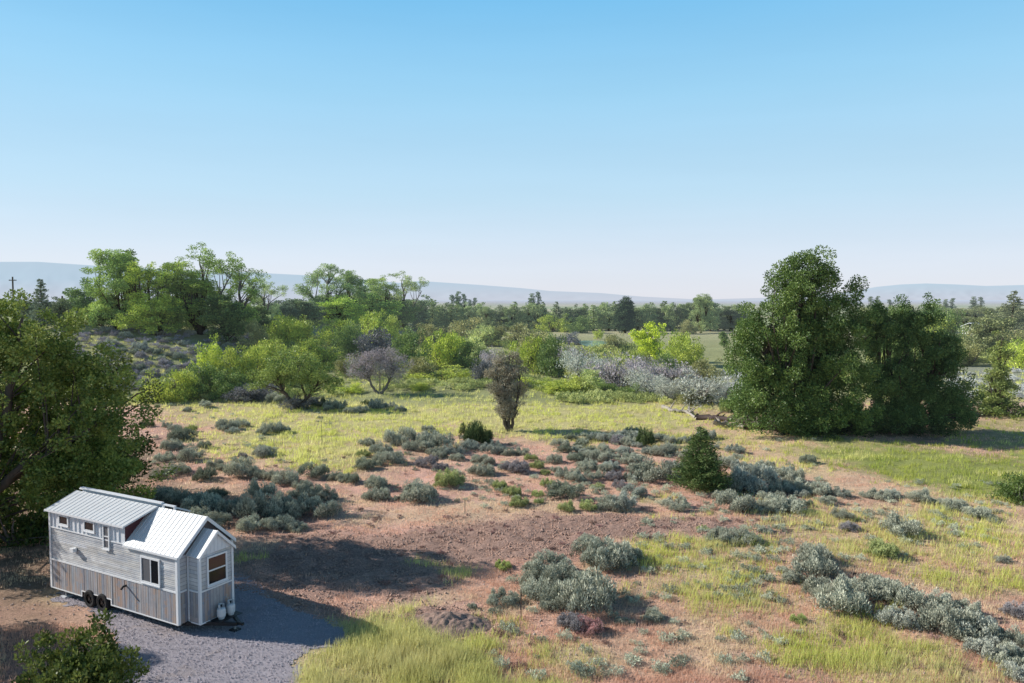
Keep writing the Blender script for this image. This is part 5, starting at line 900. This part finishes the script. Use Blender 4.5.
# propane tanks on the tongue: things of their own
def hl(x_, y_, z_): return (HX + x_ * cos(HYAW) - y_ * sin(HYAW), HY + x_ * sin(HYAW) + y_ * cos(HYAW), z_)
for i_, yy_ in enumerate((1.17, 1.62)):
    e = link('propane_tank', None, loc=hl(.96, yy_, .40)); e.rotation_euler.z = HYAW; tag(e, ['white propane tank at the left on the trailer tongue below the bay window', 'white propane tank at the right on the trailer tongue below the bay window'][i_], 'propane tank', 'propane tanks')
    MB().lathe([(.11, 0), (.12, .035), (.10, .04), (.155, .09), (.165, .14), (.165, .34), (.15, .40), (.09, .435), (.03, .445)], sides=20).build('cylinder', TANK, e, smooth=False)
    c_ = MB(); n = 14
    for k_ in range(11):
        a0, a1 = .6 + k_ * .42, .6 + (k_ + 1) * .42; c_.hexa([(.105 * cos(a0), .105 * sin(a0), .43), (.115 * cos(a0), .115 * sin(a0), .43), (.115 * cos(a1), .115 * sin(a1), .43), (.105 * cos(a1), .105 * sin(a1), .43)], [(.105 * cos(a0), .105 * sin(a0), .56), (.115 * cos(a0), .115 * sin(a0), .56), (.115 * cos(a1), .115 * sin(a1), .56), (.105 * cos(a1), .105 * sin(a1), .56)])
    c_.build('collar', TANK, e); MB().lathe([(.02, .44), (.02, .5), (.04, .505), (.04, .53)], sides=10).build('valve', FRAME, e)

# ------------------------------------------------------------------ sky, sun, camera
w = bpy.data.worlds.new('World'); scn.world = w; w.use_nodes = True; nt = w.node_tree; bg = nt.nodes['Background']
sky = nt.nodes.new('ShaderNodeTexSky'); sky.sky_type = 'NISHITA'; sky.sun_disc = False; sky.sun_elevation = SUN_EL
sky.sun_rotation = atan2(SUN_AZ[0], SUN_AZ[1]); sky.altitude = 900; sky.air_density = 1.0; sky.dust_density = .6; sky.ozone_density = 1.6
gm_ = nt.nodes.new('ShaderNodeTexCoord'); sx_ = nt.nodes.new('ShaderNodeSeparateXYZ'); nt.links.new(gm_.outputs['Generated'], sx_.inputs[0])
rp = nt.nodes.new('ShaderNodeValToRGB'); nt.links.new(sx_.outputs[2], rp.inputs[0]); e = rp.color_ramp
S_ = .12
for i_, (p_, c_) in enumerate([(0, (.80, .82, .92)), (.05, (.74, .82, .95)), (.13, (.56, .79, .96)), (.25, (.37, .71, .97)), (.38, (.175, .57, .95)), (.50, (.02, .08, .20)), (1, (.008, .03, .09))]):  # sky above the view darkened to weaken the ambient fill
    if i_ > 1: e.elements.new(p_)
    e.elements[i_].position = p_; e.elements[i_].color = (*c_, 1)
vs = nt.nodes.new('ShaderNodeVectorMath'); vs.operation = 'SCALE'; vs.inputs['Scale'].default_value = 1 / S_; nt.links.new(rp.outputs[0], vs.inputs[0])
nt.links.new(mixc(nt, sky.outputs[0], vs.outputs[0], .86), bg.inputs[0]); bg.inputs[1].default_value = S_
mp_ = nt.nodes.new('ShaderNodeMapping'); mp_.inputs['Scale'].default_value = (1.5, 1.5, 14); nt.links.new(gm_.outputs['Generated'], mp_.inputs[0]); wn_ = noise(nt, mp_.outputs[0], 1.3, 4, .55)
nt.links.new(mth(nt, 'MULTIPLY_ADD', wn_, .10 / S_, .95 / S_), vs.inputs['Scale'])
sl_ = bpy.data.lights.new('sun', 'SUN'); sl_.energy = 5.0; sl_.angle = radians(.5); sl_.color = (1, .965, .90); so = bpy.data.objects.new('sun', sl_); col.objects.link(so)
from mathutils import Vector
d = Vector((SUN_AZ[0] * cos(SUN_EL), SUN_AZ[1] * cos(SUN_EL), sin(SUN_EL))); so.rotation_euler = d.to_track_quat('Z', 'Y').to_euler(); so.location = (0, 0, 60)
cam = bpy.data.cameras.new('camera'); cam.lens = FPX / 1024 * 36; cam.sensor_width = 36; cam.clip_start = .5; cam.clip_end = 60000
co = bpy.data.objects.new('camera', cam); col.objects.link(co); co.location = (0, 0, CAM_H); co.rotation_euler = (pi / 2 - PITCH, 0, 0); scn.camera = co
scn.view_settings.view_transform = 'Standard'; scn.view_settings.look = 'None'; scn.view_settings.exposure = 0; scn.view_settings.gamma = 1
scn.cycles.use_denoising = True; scn.cycles.max_bounces = 6; scn.cycles.diffuse_bounces = 1; scn.cycles.glossy_bounces = 2; scn.cycles.transmission_bounces = 3; scn.cycles.use_adaptive_sampling = True; scn.cycles.adaptive_threshold = .02
